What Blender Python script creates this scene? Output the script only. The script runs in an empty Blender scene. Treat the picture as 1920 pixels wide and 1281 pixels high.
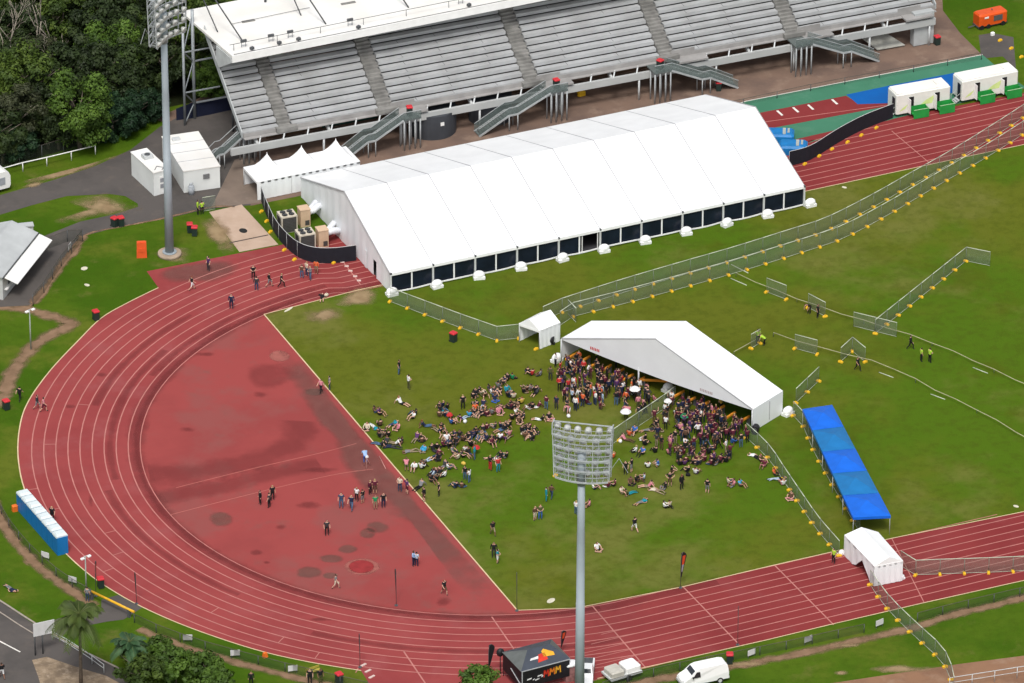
import bpy, bmesh, math, random
from math import sin, cos, pi, radians, hypot, atan2
from mathutils import Vector, Matrix, geometry
random.seed(7)
S = bpy.context.scene
COL = S.collection

# ------------------------------------------------------------------ camera
F, PITCH, ROLL, YAW = 12000.0, 0.5013052260, 0.0030276238, 0.4303630913
CAM = Vector((-243.816736, -538.282378, 335.477538))
fw = Vector((cos(PITCH)*sin(YAW), cos(PITCH)*cos(YAW), -sin(PITCH)))
rt = fw.cross(Vector((0, 0, 1))).normalized()
up = rt.cross(fw)
R2 = rt*cos(ROLL) + up*sin(ROLL)
U2 = up*cos(ROLL) - rt*sin(ROLL)
def at(x, y, z=0.0):
    """place on the ground (or at height z) seen at photo pixel x, y"""
    d = fw*F + R2*(x-960) - U2*(y-640.5)
    t = (z-CAM.z)/d.z
    return CAM + d*t
def proj(P):
    v = Vector(P)-CAM
    w = v.dot(fw)
    return 960+F*v.dot(R2)/w, 640.5-F*v.dot(U2)/w
cd = bpy.data.cameras.new('camera'); cam = bpy.data.objects.new('camera', cd); COL.objects.link(cam)
cd.sensor_width = 36.0; cd.lens = 36.0*F/1920.0
cd.clip_start = 5.0; cd.clip_end = 4000.0
cam.matrix_world = Matrix(((R2.x, U2.x, -fw.x, CAM.x), (R2.y, U2.y, -fw.y, CAM.y), (R2.z, U2.z, -fw.z, CAM.z), (0, 0, 0, 1)))
S.camera = cam

# ------------------------------------------------------------------ light
SUN_EL, SUN_AZ = radians(58), radians(-150)      # azimuth measured from +Y towards +X
w = bpy.data.worlds.new('World'); S.world = w; w.use_nodes = True
nt = w.node_tree; nt.nodes.clear()
sky = nt.nodes.new('ShaderNodeTexSky'); sky.sky_type = 'NISHITA'; sky.sun_disc = False
sky.sun_elevation = SUN_EL; sky.sun_rotation = SUN_AZ
sky.air_density = 1.0; sky.dust_density = 4.0; sky.ozone_density = 1.0
hs = nt.nodes.new('ShaderNodeHueSaturation'); hs.inputs['Saturation'].default_value = 0.35
bg = nt.nodes.new('ShaderNodeBackground'); bg.inputs['Strength'].default_value = 0.125
wo = nt.nodes.new('ShaderNodeOutputWorld')
nt.links.new(sky.outputs[0], hs.inputs['Color']); nt.links.new(hs.outputs[0], bg.inputs[0]); nt.links.new(bg.outputs[0], wo.inputs[0])
sl = bpy.data.lights.new('sun', 'SUN'); sl.energy = 1.5; sl.angle = radians(14); sl.color = (1.0, 0.97, 0.92)
so = bpy.data.objects.new('sun', sl); COL.objects.link(so)
sd = Vector((sin(SUN_AZ)*cos(SUN_EL), cos(SUN_AZ)*cos(SUN_EL), sin(SUN_EL)))
so.rotation_euler = (-sd).to_track_quat('-Z', 'Y').to_euler()
so.location = sd*300
S.view_settings.view_transform = 'Standard'; S.view_settings.look = 'None'
S.view_settings.exposure = 0.44; S.view_settings.gamma = 1.0
S.render.engine = 'CYCLES'
S.cycles.max_bounces = 5; S.cycles.transparent_max_bounces = 24

# ------------------------------------------------------------------ materials
MATS = {}
def nodes_of(m):
    m.use_nodes = True
    n = m.node_tree
    b = n.nodes.get('Principled BSDF')
    return n, b
def mat(name, rgb, rough=0.7, var=0.12, scale=1.5, metal=0.0, rgb2=None, spec=0.3, coords='Object', detail=4.0):
    """principled material with a noise-driven variation between rgb and rgb2"""
    if name in MATS: return MATS[name]
    m = bpy.data.materials.new(name); n, b = nodes_of(m)
    if rgb2 is None: rgb2 = tuple(max(0, c*(1-2*var)) for c in rgb)
    tc = n.nodes.new('ShaderNodeTexCoord'); nz = n.nodes.new('ShaderNodeTexNoise')
    nz.inputs['Scale'].default_value = scale; nz.inputs['Detail'].default_value = detail
    cr = n.nodes.new('ShaderNodeValToRGB')
    cr.color_ramp.elements[0].position = 0.35; cr.color_ramp.elements[1].position = 0.68
    cr.color_ramp.elements[0].color = (*rgb2, 1); cr.color_ramp.elements[1].color = (*rgb, 1)
    n.links.new(tc.outputs[coords], nz.inputs['Vector']); n.links.new(nz.outputs['Fac'], cr.inputs[0])
    n.links.new(cr.outputs[0], b.inputs['Base Color'])
    b.inputs['Roughness'].default_value = rough; b.inputs['Metallic'].default_value = metal
    b.inputs['Specular IOR Level'].default_value = spec
    MATS[name] = m
    return m
def layered(name, cols, scales, rough=0.95, stretch=(1, 1, 1), bump=0.0, bscale=8.0):
    """cols[0] overlaid by cols[i] through independent noises of scales[i]"""
    m = bpy.data.materials.new(name); n, b = nodes_of(m)
    tc = n.nodes.new('ShaderNodeTexCoord'); mp = n.nodes.new('ShaderNodeMapping'); mp.inputs['Scale'].default_value = stretch
    n.links.new(tc.outputs['Object'], mp.inputs['Vector'])
    prev = n.nodes.new('ShaderNodeRGB'); prev.outputs[0].default_value = (*cols[0], 1); out = prev.outputs[0]
    for i, (c, (sc, lo, hi, amt)) in enumerate(zip(cols[1:], scales)):
        ad = n.nodes.new('ShaderNodeVectorMath'); ad.operation = 'ADD'; ad.inputs[1].default_value = (i*37.1, i*11.7, i*5.3)
        n.links.new(mp.outputs[0], ad.inputs[0])
        nz = n.nodes.new('ShaderNodeTexNoise'); nz.inputs['Scale'].default_value = sc; nz.inputs['Detail'].default_value = 5.0
        nz.inputs['Roughness'].default_value = 0.62
        n.links.new(ad.outputs[0], nz.inputs['Vector'])
        mr = n.nodes.new('ShaderNodeMapRange'); mr.interpolation_type = 'SMOOTHSTEP'
        mr.inputs[1].default_value = lo; mr.inputs[2].default_value = hi; mr.inputs[3].default_value = 0; mr.inputs[4].default_value = amt
        n.links.new(nz.outputs['Fac'], mr.inputs[0])
        mx = n.nodes.new('ShaderNodeMix'); mx.data_type = 'RGBA'
        n.links.new(mr.outputs[0], mx.inputs['Factor']); n.links.new(out, mx.inputs['A']); mx.inputs['B'].default_value = (*c, 1)
        out = mx.outputs['Result']
    n.links.new(out, b.inputs['Base Color'])
    b.inputs['Roughness'].default_value = rough; b.inputs['Specular IOR Level'].default_value = 0.03
    if bump:
        nz = n.nodes.new('ShaderNodeTexNoise'); nz.inputs['Scale'].default_value = bscale; nz.inputs['Detail'].default_value = 3
        n.links.new(tc.outputs['Object'], nz.inputs['Vector'])
        bp = n.nodes.new('ShaderNodeBump'); bp.inputs['Strength'].default_value = bump; bp.inputs['Distance'].default_value = 0.06
        n.links.new(nz.outputs['Fac'], bp.inputs['Height']); n.links.new(bp.outputs[0], b.inputs['Normal'])
    MATS[name] = m
    return m
def seethrough(name, rgb, alpha, var=0.15, scale=3.0):
    """fine netting: part of the light goes straight through the holes"""
    m = mat(name, rgb, 0.8, var, scale); n = m.node_tree; b = n.nodes['Principled BSDF']
    b.inputs['Alpha'].default_value = alpha
    return m
def worn(name, rgb, nscale=0.6, strength=0.9, rough=0.95, rgb2=None):
    """worn or stained patch: 'wear' attribute (1 middle, 0 rim) broken up by noise decides where it covers"""
    m = mat(name, rgb, rough, 0.15, 0.8, rgb2=rgb2); n = m.node_tree; b = n.nodes['Principled BSDF']
    a = n.nodes.new('ShaderNodeAttribute'); a.attribute_name = 'wear'
    tc = n.nodes.new('ShaderNodeTexCoord'); nz = n.nodes.new('ShaderNodeTexNoise'); nz.inputs['Scale'].default_value = nscale; nz.inputs['Detail'].default_value = 6
    n.links.new(tc.outputs['Object'], nz.inputs['Vector']); nz.inputs['Roughness'].default_value = .65
    ad = n.nodes.new('ShaderNodeMath'); ad.operation = 'MULTIPLY_ADD'; ad.inputs[1].default_value = 2.2; n.links.new(nz.outputs['Fac'], ad.inputs[0]); n.links.new(a.outputs['Fac'], ad.inputs[2])
    mr = n.nodes.new('ShaderNodeMapRange'); mr.interpolation_type = 'SMOOTHSTEP'
    mr.inputs[1].default_value = 1.15; mr.inputs[2].default_value = 2.15; mr.inputs[3].default_value = 0; mr.inputs[4].default_value = strength
    n.links.new(ad.outputs[0], mr.inputs[0]); n.links.new(mr.outputs[0], b.inputs['Alpha'])
    return m

# ------------------------------------------------------------------ mesh builder
class MB:
    def __init__(s): s.v = []; s.f = []; s.m = []; s.sm = []
    def add(s, vs, fs, mi=0, smooth=False):
        o = len(s.v); s.v += [tuple(v) for v in vs]
        for f in fs: s.f.append(tuple(i+o for i in f)); s.m.append(mi); s.sm.append(smooth)
        return s
    def box(s, c, d, mi=0, rz=0.0, taper=1.0, rx=0.0):
        x, y, z = (q/2 for q in d); vs = []
        for k, (a, b_, e) in enumerate(((-1,-1,-1),(1,-1,-1),(1,1,-1),(-1,1,-1),(-1,-1,1),(1,-1,1),(1,1,1),(-1,1,1))):
            t = taper if e > 0 else 1.0
            vs.append(Vector((a*x*t, b_*y*t, e*z)))
        M = Matrix.Translation(Vector(c)) @ Matrix.Rotation(rz, 4, 'Z') @ Matrix.Rotation(rx, 4, 'X')
        return s.add([M @ v for v in vs], [(0,3,2,1),(4,5,6,7),(0,1,5,4),(1,2,6,5),(2,3,7,6),(3,0,4,7)], mi)
    def rbox(s, c, d, r=0.05, mi=0, rz=0.0):
        """box with chamfered vertical and top edges"""
        x, y, z = d[0]/2, d[1]/2, d[2]
        ring = [(-x+r,-y),(x-r,-y),(x,-y+r),(x,y-r),(x-r,y),(-x+r,y),(-x,y-r),(-x,-y+r)]
        k = lambda p, q: (p[0]*(1-q/x if x > q else .5), p[1]*(1-q/y if y > q else .5))
        M = Matrix.Translation(Vector(c)) @ Matrix.Rotation(rz, 4, 'Z')
        vs = [M @ Vector((p[0], p[1], -z/2)) for p in ring] + [M @ Vector((p[0], p[1], z/2-r)) for p in ring] + [M @ Vector((*k(p, r), z/2)) for p in ring]
        fs = [tuple(range(7, -1, -1)), tuple(range(16, 24))]
        for a in range(8):
            b_ = (a+1) % 8; fs += [(a, b_, b_+8, a+8), (a+8, b_+8, b_+16, a+16)]
        return s.add(vs, fs, mi)
    def beam(s, p, q, w_=0.1, h=None, mi=0):
        p, q = Vector(p), Vector(q); h = h or w_
        d = (q-p)
        if d.length < 1e-6: return s
        d.normalize()
        a = d.cross(Vector((0, 0, 1)))
        if a.length < 1e-3: a = Vector((1, 0, 0))
        a.normalize(); b_ = a.cross(d)
        vs = []
        for e in (p, q):
            for i, j in ((-1,-1),(1,-1),(1,1),(-1,1)): vs.append(e + a*(i*w_/2) + b_*(j*h/2))
        return s.add(vs, [(0,1,2,3),(7,6,5,4),(0,4,5,1),(1,5,6,2),(2,6,7,3),(3,7,4,0)], mi)
    def tube(s, pts, r, n=6, mi=0, cap=True, smooth=True):
        pts = [Vector(p) for p in pts]; rs = r if isinstance(r, (list, tuple)) else [r]*len(pts)
        vs = []; fs = []; pa = None
        for i, p in enumerate(pts):
            d = (pts[min(i+1, len(pts)-1)]-pts[max(i-1, 0)]).normalized()
            if pa is None:
                pa = d.orthogonal().normalized()
            else:
                pa = (pa - d*pa.dot(d)); pa = pa.normalized() if pa.length > 1e-6 else d.orthogonal().normalized()
            b_ = d.cross(pa)
            for k in range(n):
                t = 2*pi*k/n; vs.append(p + (pa*cos(t)+b_*sin(t))*rs[i])
        for i in range(len(pts)-1):
            for k in range(n):
                fs.append((i*n+k, i*n+(k+1) % n, (i+1)*n+(k+1) % n, (i+1)*n+k))
        s.add(vs, fs, mi, smooth)
        if cap:
            o = len(s.v)-len(vs)
            s.f.append(tuple(o+k for k in range(n-1, -1, -1))); s.f.append(tuple(o+(len(pts)-1)*n+k for k in range(n)))
            s.m += [mi, mi]; s.sm += [False, False]
        return s
    def cyl(s, c, r, h, n=16, mi=0, r2=None):
        c = Vector(c); return s.tube([c, c+Vector((0, 0, h))], [r, r if r2 is None else r2], n, mi)
    def poly(s, pts, mi=0): return s.add(pts, [tuple(range(len(pts)))], mi)
    def slab(s, pts, t, mi=0):
        """flat (or warped) polygon given thickness t downwards along z"""
        n = len(pts); a = [Vector(p) for p in pts]; b_ = [p-Vector((0, 0, t)) for p in a]
        return s.add(a+b_, [tuple(range(n)), tuple(range(2*n-1, n-1, -1))]+[(i, i+n, (i+1) % n+n, (i+1) % n) for i in range(n)], mi)
    def wall(s, pts, off, mi=0):
        """polygon given thickness along vector off"""
        n = len(pts); a = [Vector(p) for p in pts]; b_ = [p+Vector(off) for p in a]
        return s.add(a+b_, [tuple(range(n)), tuple(range(2*n-1, n-1, -1))]+[(i, i+n, (i+1) % n+n, (i+1) % n) for i in range(n)], mi)
    def ball(s, c, r, mi=0, n=8, m_=5, sc=(1, 1, 1)):
        vs = [Vector((0, 0, -1))]; fs = []
        for i in range(1, m_):
            t = -pi/2+pi*i/m_
            for k in range(n): vs.append(Vector((cos(t)*cos(2*pi*k/n), cos(t)*sin(2*pi*k/n), sin(t))))
        vs.append(Vector((0, 0, 1)))
        for k in range(n):
            fs.append((0, 1+(k+1) % n, 1+k)); fs.append((len(vs)-1, 1+(m_-2)*n+k, 1+(m_-2)*n+(k+1) % n))
        for i in range(m_-2):
            for k in range(n): fs.append((1+i*n+k, 1+i*n+(k+1) % n, 1+(i+1)*n+(k+1) % n, 1+(i+1)*n+k))
        return s.add([Vector(c)+Vector((v.x*r*sc[0], v.y*r*sc[1], v.z*r*sc[2])) for v in vs], fs, mi, True)
    def mesh(s, name):
        me = bpy.data.meshes.new(name); me.from_pydata(s.v, [], s.f)
        me.polygons.foreach_set('material_index', s.m); me.polygons.foreach_set('use_smooth', s.sm)
        me.update()
        bm = bmesh.new(); bm.from_mesh(me); bmesh.ops.recalc_face_normals(bm, faces=bm.faces); bm.to_mesh(me); bm.free()
        return me
    def build(s, name, mats, parent=None, loc=None, rz=0.0):
        me = s.mesh(name)
        for m in (mats if isinstance(mats, (list, tuple)) else [mats]): me.materials.append(m)
        o = bpy.data.objects.new(name, me); COL.objects.link(o)
        if parent: o.parent = parent
        if loc is not None: o.location = loc
        o.rotation_euler.z = rz
        return o
def tag(o, label=None, cat=None, group=None, kind=None):
    if label: o['label'] = label
    if cat: o['category'] = cat
    if group: o['group'] = group
    if kind: o['kind'] = kind
    return o
def thing(name, label, cat, loc=(0, 0, 0), rz=0.0, group=None):
    o = bpy.data.objects.new(name, None); COL.objects.link(o); o.empty_display_size = 0.3
    o.location = loc; o.rotation_euler.z = rz
    return tag(o, label, cat, group)
KIDS = {}
def copy_tree(o, parent=None):
    c = o.copy(); COL.objects.link(c); c.parent = parent
    for ch in list(o.children): copy_tree(ch, c)
    return c
def dup(root, loc, rz=0.0, label=None, group=None, scale=None):
    c = copy_tree(root); c.location = loc; c.rotation_euler.z = rz
    if scale is not None: c.scale = scale if isinstance(scale, (tuple, list)) else (scale,)*3
    if label: c['label'] = label
    if group: c['group'] = group
    return c
def smooth(pts, n=8, closed=False):
    """Catmull-Rom through 2D pixel points"""
    out = []; N = len(pts)
    for i in range(N if closed else N-1):
        p = [pts[(i+k) % N] if closed else pts[min(max(i+k, 0), N-1)] for k in (-1, 0, 1, 2)]
        for j in range(n):
            t = j/n
            out.append(tuple(0.5*((2*p[1][a])+(-p[0][a]+p[2][a])*t+(2*p[0][a]-5*p[1][a]+4*p[2][a]-p[3][a])*t*t+(-p[0][a]+3*p[1][a]-3*p[2][a]+p[3][a])*t**3) for a in (0, 1)))
    if not closed: out.append(tuple(pts[-1]))
    return out
def sheet(name, pts, z, m, kind='structure'):
    """flat ground sheet from world xy points"""
    vs = [Vector((p[0], p[1], 0)) for p in pts]
    tr = geometry.tessellate_polygon([vs])
    me = bpy.data.meshes.new(name); me.from_pydata([tuple(v) for v in vs], [], [tuple(t) for t in tr]); me.update()
    bm = bmesh.new(); bm.from_mesh(me)
    for f in bm.faces:
        if f.normal.z < 0: f.normal_flip()
    bm.to_mesh(me); bm.free()
    me.materials.append(m)
    o = bpy.data.objects.new(name, me); COL.objects.link(o); o.location.z = z
    return tag(o, kind=kind)
def psheet(name, px, z, m, sm=False, kind='structure'):
    px = smooth(px, 6, True) if sm else px
    return sheet(name, [at(x, y) for x, y in px], z, m, kind)
def wear(name, px, z, m, core=0.2):
    """worn patch with a ragged rim; px = rim in pixels"""
    pts = [at(x, y) for x, y in smooth(px, 5, True)]
    c = sum(pts, Vector())/len(pts); n = len(pts)
    vs = [(c.x, c.y, 0)] + [tuple((c+(p-c)*core).to_2d())+(0,) for p in pts] + [(p.x, p.y, 0) for p in pts]
    fs = [(0, 1+i, 1+(i+1) % n) for i in range(n)] + [(1+i, 1+n+i, 1+n+(i+1) % n, 1+(i+1) % n) for i in range(n)]
    me = bpy.data.meshes.new(name); me.from_pydata(vs, [], fs); me.update()
    at_ = me.attributes.new('wear', 'FLOAT', 'POINT'); at_.data.foreach_set('value', [1.0]*(n+1)+[0.0]*n)
    bm = bmesh.new(); bm.from_mesh(me)
    for f in bm.faces:
        if f.normal.z < 0: f.normal_flip()
    bm.to_mesh(me); bm.free()
    me.materials.append(m); o = bpy.data.objects.new(name, me); COL.objects.link(o); o.location.z = z
    return tag(o, kind='structure')
def ribbon(name, pts, width, z, m, kind='structure', edge=False):
    """band along world points; edge=True gives it a ragged worn rim"""
    pts = [Vector((p[0], p[1], 0)) for p in pts]; vs = []; at_v = []; fs = []
    offs = (-1, -0.2, 0.2, 1) if edge else (-1, 1)
    for i, p in enumerate(pts):
        d = (pts[min(i+1, len(pts)-1)]-pts[max(i-1, 0)]).normalized(); nrm = Vector((-d.y, d.x, 0))
        wd = width[i] if isinstance(width, (list, tuple)) else width
        for o_ in offs: vs.append(tuple(p+nrm*(o_*wd/2))); at_v.append(0.0 if abs(o_) == 1 else 1.0)
    k = len(offs)
    for i in range(len(pts)-1):
        for j in range(k-1): fs.append((i*k+j, (i+1)*k+j, (i+1)*k+j+1, i*k+j+1))
    me = bpy.data.meshes.new(name); me.from_pydata(vs, [], fs); me.update()
    if edge:
        a = me.attributes.new('wear', 'FLOAT', 'POINT'); a.data.foreach_set('value', at_v)
    bm = bmesh.new(); bm.from_mesh(me)
    for f in bm.faces:
        if f.normal.z < 0: f.normal_flip()
    bm.to_mesh(me); bm.free()
    me.materials.append(m); o = bpy.data.objects.new(name, me); COL.objects.link(o); o.location.z = z
    return tag(o, kind=kind)
def pw(px, n=6): return [at(x, y) for x, y in smooth(px, n)]
def resample(pts, step):
    pts = [Vector((p[0], p[1], 0)) for p in pts]; L = [0]
    for a, b in zip(pts, pts[1:]): L.append(L[-1]+(b-a).length)
    n = max(1, round(L[-1]/step)); out = []; j = 0
    for i in range(n+1):
        t = L[-1]*i/n
        while j < len(L)-2 and L[j+1] < t: j += 1
        u = (t-L[j])/max(L[j+1]-L[j], 1e-9); out.append(pts[j].lerp(pts[j+1], min(max(u, 0), 1)))
    return out
# ================================================================== GROUND
# colours: base, then overlays with (scale, low, high, amount)
GRASS_OUT = layered('grass_outer', [(0.066, 0.116, 0.008), (0.040, 0.092, 0.005), (0.108, 0.128, 0.016), (0.150, 0.130, 0.040), (0.040, 0.070, 0.005)],
                    [(0.06, 0.40, 0.60, 0.9), (0.10, 0.50, 0.68, 0.8), (0.20, 0.58, 0.76, 0.6), (1.0, 0.42, 0.70, 0.35)], bump=0.5)
GRASS_IN = layered('grass_field', [(0.098, 0.116, 0.012), (0.062, 0.120, 0.007), (0.136, 0.138, 0.032), (0.070, 0.080, 0.007), (0.054, 0.072, 0.007)],
                   [(0.026, 0.44, 0.58, 0.95), (0.065, 0.48, 0.66, 0.8), (0.14, 0.53, 0.70, 0.5), (0.9, 0.42, 0.70, 0.42)], bump=0.5)
RUBBER = layered('track_rubber', [(0.280, 0.056, 0.055), (0.226, 0.042, 0.043), (0.285, 0.080, 0.080), (0.21, 0.060, 0.057)],
                 [(0.08, 0.40, 0.65, 0.7), (0.22, 0.48, 0.72, 0.55), (1.1, 0.52, 0.8, 0.4)], rough=0.85)
RUBBER_D = layered('infield_rubber', [(0.286, 0.058, 0.055), (0.248, 0.051, 0.049), (0.240, 0.072, 0.066), (0.200, 0.075, 0.066)],
                   [(0.06, 0.42, 0.60, 0.85), (0.11, 0.50, 0.66, 0.8), (0.28, 0.56, 0.74, 0.6)], rough=0.85)
ASPHALT = layered('asphalt', [(0.098, 0.088, 0.082), (0.074, 0.068, 0.064), (0.130, 0.110, 0.096)], [(0.2, 0.4, 0.65, 0.8), (0.6, 0.5, 0.75, 0.5)], rough=0.9)
EARTH = layered('bare_earth', [(0.190, 0.128, 0.098), (0.130, 0.092, 0.076), (0.26, 0.185, 0.14)], [(0.12, 0.42, 0.62, 0.8), (0.35, 0.5, 0.7, 0.7)], bump=0.3)
DIRT_RED = layered('red_dirt', [(0.250, 0.140, 0.085), (0.18, 0.100, 0.066), (0.29, 0.19, 0.13)], [(0.15, 0.42, 0.62, 0.8), (0.5, 0.5, 0.7, 0.7)], bump=0.3)
CONC = layered('concrete', [(0.46, 0.34, 0.26), (0.40, 0.29, 0.215), (0.50, 0.39, 0.31)], [(0.3, 0.4, 0.65, 0.7), (1.0, 0.5, 0.75, 0.5)], rough=0.9)
GREEN_COURT = layered('green_acrylic', [(0.060, 0.190, 0.118), (0.050, 0.165, 0.100), (0.085, 0.215, 0.14)], [(0.15, 0.42, 0.62, 0.7), (0.5, 0.5, 0.7, 0.5)])
BLUE_COURT = layered('blue_acrylic', [(0.010, 0.105, 0.36), (0.012, 0.088, 0.30)], [(0.2, 0.42, 0.62, 0.7)])
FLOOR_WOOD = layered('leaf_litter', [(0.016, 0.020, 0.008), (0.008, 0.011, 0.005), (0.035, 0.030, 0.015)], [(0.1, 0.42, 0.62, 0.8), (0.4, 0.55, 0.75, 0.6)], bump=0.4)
LINE = mat('line_paint', (0.48, 0.185, 0.16), 0.8, 0.10, 0.7)
LINE_CREAM = mat('edge_kerb_paint', (0.66, 0.50, 0.30), 0.8, 0.08, 0.7)
WHITE_LINE = mat('white_line_paint', (0.75, 0.72, 0.66), 0.8, 0.08, 2)

sheet('lawn', [(-900, -700), (900, -700), (900, 900), (-900, 900)], 0.0, GRASS_OUT)
Z1, Z2, Z3, Z4, Z5, Z6 = 0.006, 0.012, 0.018, 0.024, 0.030, 0.036

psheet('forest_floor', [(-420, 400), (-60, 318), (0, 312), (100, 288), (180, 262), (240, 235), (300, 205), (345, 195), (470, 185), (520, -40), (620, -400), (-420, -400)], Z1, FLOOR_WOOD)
psheet('earth_yard', [(285, 222), (345, 200), (470, 130), (700, 20), (1100, -60), (1700, -120), (1765, -40), (1768, 20), (1800, 62), (1842, 104), (1400, 192), (1180, 240), (900, 300), (640, 352), (470, 386), (440, 300), (400, 262)], Z1+0.003, EARTH)
psheet('road', [(-420, 470), (-60, 383), (0, 366), (100, 338), (180, 311), (245, 281), (300, 238), (345, 214), (470, 190), (478, 262), (470, 385), (400, 391), (300, 404), (262, 408), (258, 382), (235, 368), (205, 364), (125, 368), (60, 385), (0, 403), (-60, 417), (-420, 510)], Z2, ASPHALT)
psheet('path', [(285, 380), (215, 402), (150, 416), (75, 446), (45, 462), (20, 520), (-60, 575), (0, 576), (55, 573), (68, 562), (115, 492), (155, 443), (230, 424), (310, 411), (400, 389)], Z3, ASPHALT)
psheet('forecourt', [(396, 390), (440, 300), (470, 290), (500, 372), (490, 380), (453, 384)], Z3, layered('forecourt_concrete', [(0.20, 0.155, 0.125), (0.15, 0.12, 0.10), (0.25, 0.20, 0.165)], [(0.2, 0.4, 0.65, 0.7), (0.8, 0.5, 0.75, 0.5)], rough=0.9))
psheet('concrete_ramp', [(392, 398), (453, 384), (522, 459), (449, 473)], Z4, CONC)
ribbon('ramp_joint', [at(430, 456), at(503, 441)], 0.22, Z5, mat('joint_dark', (0.08, 0.06, 0.05)))
sheet('drain_cover', [at(456, 433)+Vector((0.45*cos(a), 0.6*sin(a), 0)) for a in [i*pi/8 for i in range(16)]], Z5, mat('drain_black', (0.02, 0.02, 0.02)))

# red running surface: outer rim traced as points on the ground
outer_px = smooth([(297, 540), (240, 568), (190, 597), (146, 640), (104, 684), (75, 720), (54, 752), (41, 783), (34, 826), (35, 868), (45, 915), (70, 972), (96, 1008), (122, 1037), (158, 1070), (197, 1099), (265, 1138), (360, 1179), (480, 1219), (580, 1242), (677, 1258)], 5)
red = [at(*p) for p in outer_px] + [at(*p) for p in ((697, 1290), (740, 1360), (1090, 1290), (1120, 1273), (1210, 1252), (1440, 1200), (1560, 1171), (1732, 1131), (1920, 1089), (2420, 974), (2420, 66))]
red += [Vector((112, 47.6, 0)), Vector((104, 47.9, 0)), Vector((92, 48.6, 0)), Vector((74, 49.0, 0)), Vector((58, 50.3, 0)), Vector((30, 49.5, 0)), at(520, 461), at(275, 509)]
sheet('running_track', red, Z2+0.003, RUBBER)
def straights(m, dark):
    n = m.node_tree; b = n.nodes['Principled BSDF']; src = b.inputs['Base Color'].links[0].from_socket
    tc = n.nodes.new('ShaderNodeTexCoord'); sp = n.nodes.new('ShaderNodeSeparateXYZ'); n.links.new(tc.outputs['Object'], sp.inputs[0])
    mr = n.nodes.new('ShaderNodeMapRange'); mr.interpolation_type = 'SMOOTHSTEP'; mr.inputs[1].default_value = -12; mr.inputs[2].default_value = 10
    n.links.new(sp.outputs['X'], mr.inputs[0]); mx = n.nodes.new('ShaderNodeMix'); mx.data_type = 'RGBA'; mx.blend_type = 'MULTIPLY'
    n.links.new(mr.outputs[0], mx.inputs['Factor']); n.links.new(src, mx.inputs['A']); mx.inputs['B'].default_value = (*dark, 1); n.links.new(mx.outputs['Result'], b.inputs['Base Color'])
straights(RUBBER, (.78, .66, .68))
R_IN, R_OUT = 36.4, 49.15
def trk(k):
    """centre line of lane line k (0 inner .. 10 outer) round the bend"""
    pts = []
    r = R_IN+(R_OUT-R_IN)*k/10
    for i in range(0, 49):
        x = 112-i*112/48; pts.append(Vector((x, -(36.15+0.011*x)-(12.75-0.005*x)*k/10 - 0.2*(1-x/112), 0)))
    for i in range(1, 64):
        a = -pi/2-pi*i/64; pts.append(Vector((r*cos(a), r*sin(a), 0)))
    for i in range(0, 49):
        x = i*112/48; pts.append(Vector((x, 35.6+0.013*x+(12.9)*k/10 - 0.3*k/10, 0)))
    return pts
LN = [trk(k) for k in range(11)]
inD = [p for p in LN[0] if p.x < -9.5]
sheet('infield_surface', [at(492, 588)]+[p for p in reversed(inD)]+[at(972, 1148)], Z3, RUBBER_D)
field = [at(*p) for p in ((495, 590), (970, 1145), (1080, 1141), (1110, 1136), (1280, 1101), (1440, 1063), (1672, 1010), (1915, 961), (2420, 848), (2420, 166), (1920, 272), (1800, 297), (1700, 319), (1502, 361), (1100, 446), (665, 546))]
sheet('field', field, Z3+0.003, GRASS_IN)
STAIN = worn('rubber_stain', (0.19, 0.034, 0.034), 0.45, 0.38)
STAIN_S = worn('soft_rubber_stain', (0.19, 0.034, 0.034), 0.26, 0.27)
STAIN_H = worn('broad_grey_wear', (0.19, 0.10, 0.082), 0.16, 0.45)
STAIN_G = worn('grey_scuff', (0.18, 0.100, 0.080), 0.5, 0.48)
STAIN_P = worn('fresh_rubber', (0.36, 0.035, 0.038), 0.1, 0.8)
STAIN_L = worn('pale_scuff', (0.42, 0.14, 0.115), 0.6, 0.7)
arc = LN[0][44:118]
ribbon('lane_stain', [p*(1+0.5/36.4) for p in arc], 2.6, Z3+0.004, STAIN_S, edge=True)
ribbon('lane_stain', [p*(1+0.35/36.4) for p in arc[6:66]], 1.0, Z3+0.0036, STAIN_S, edge=True)
for k, a, b in ((5, 50, 66), (3, 70, 84), (2, 84, 100), (4, 92, 104), (1, 96, 112)):
    ribbon('lane_stain', [(LN[k][i]+LN[k+1][i])/2 for i in range(a, b)], 1.2, Z3+0.0025, STAIN_S, edge=True)
for k in range(1, 10): ribbon('lane_line', LN[k], 0.125, Z4, LINE)
ribbon('lane_line', LN[0][30:124], 0.10, Z4, LINE)
ribbon('track_kerb', [at(*p) for p in outer_px], 0.13, Z4+0.02, LINE_CREAM)
ribbon('track_kerb', [at(*p) for p in ((1120, 1273), (1210, 1252), (1440, 1200), (1560, 1171), (1732, 1131), (1920, 1089), (2420, 974))], 0.12, Z4+0.02, LINE_CREAM)
ribbon('track_kerb', [at(495, 590), at(970, 1145)], 0.14, Z4+0.02, LINE_CREAM)
ribbon('track_kerb', [at(*p) for p in ((970, 1145), (1080, 1141), (1280, 1101), (1440, 1063), (1672, 1010), (1915, 961), (2420, 848))], 0.12, Z4+0.02, LINE_CREAM)
ribbon('track_kerb', [at(*p) for p in ((495, 590), (665, 546), (1502, 361), (1800, 297), (2420, 166))], 0.12, Z4+0.02, LINE_CREAM)
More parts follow.
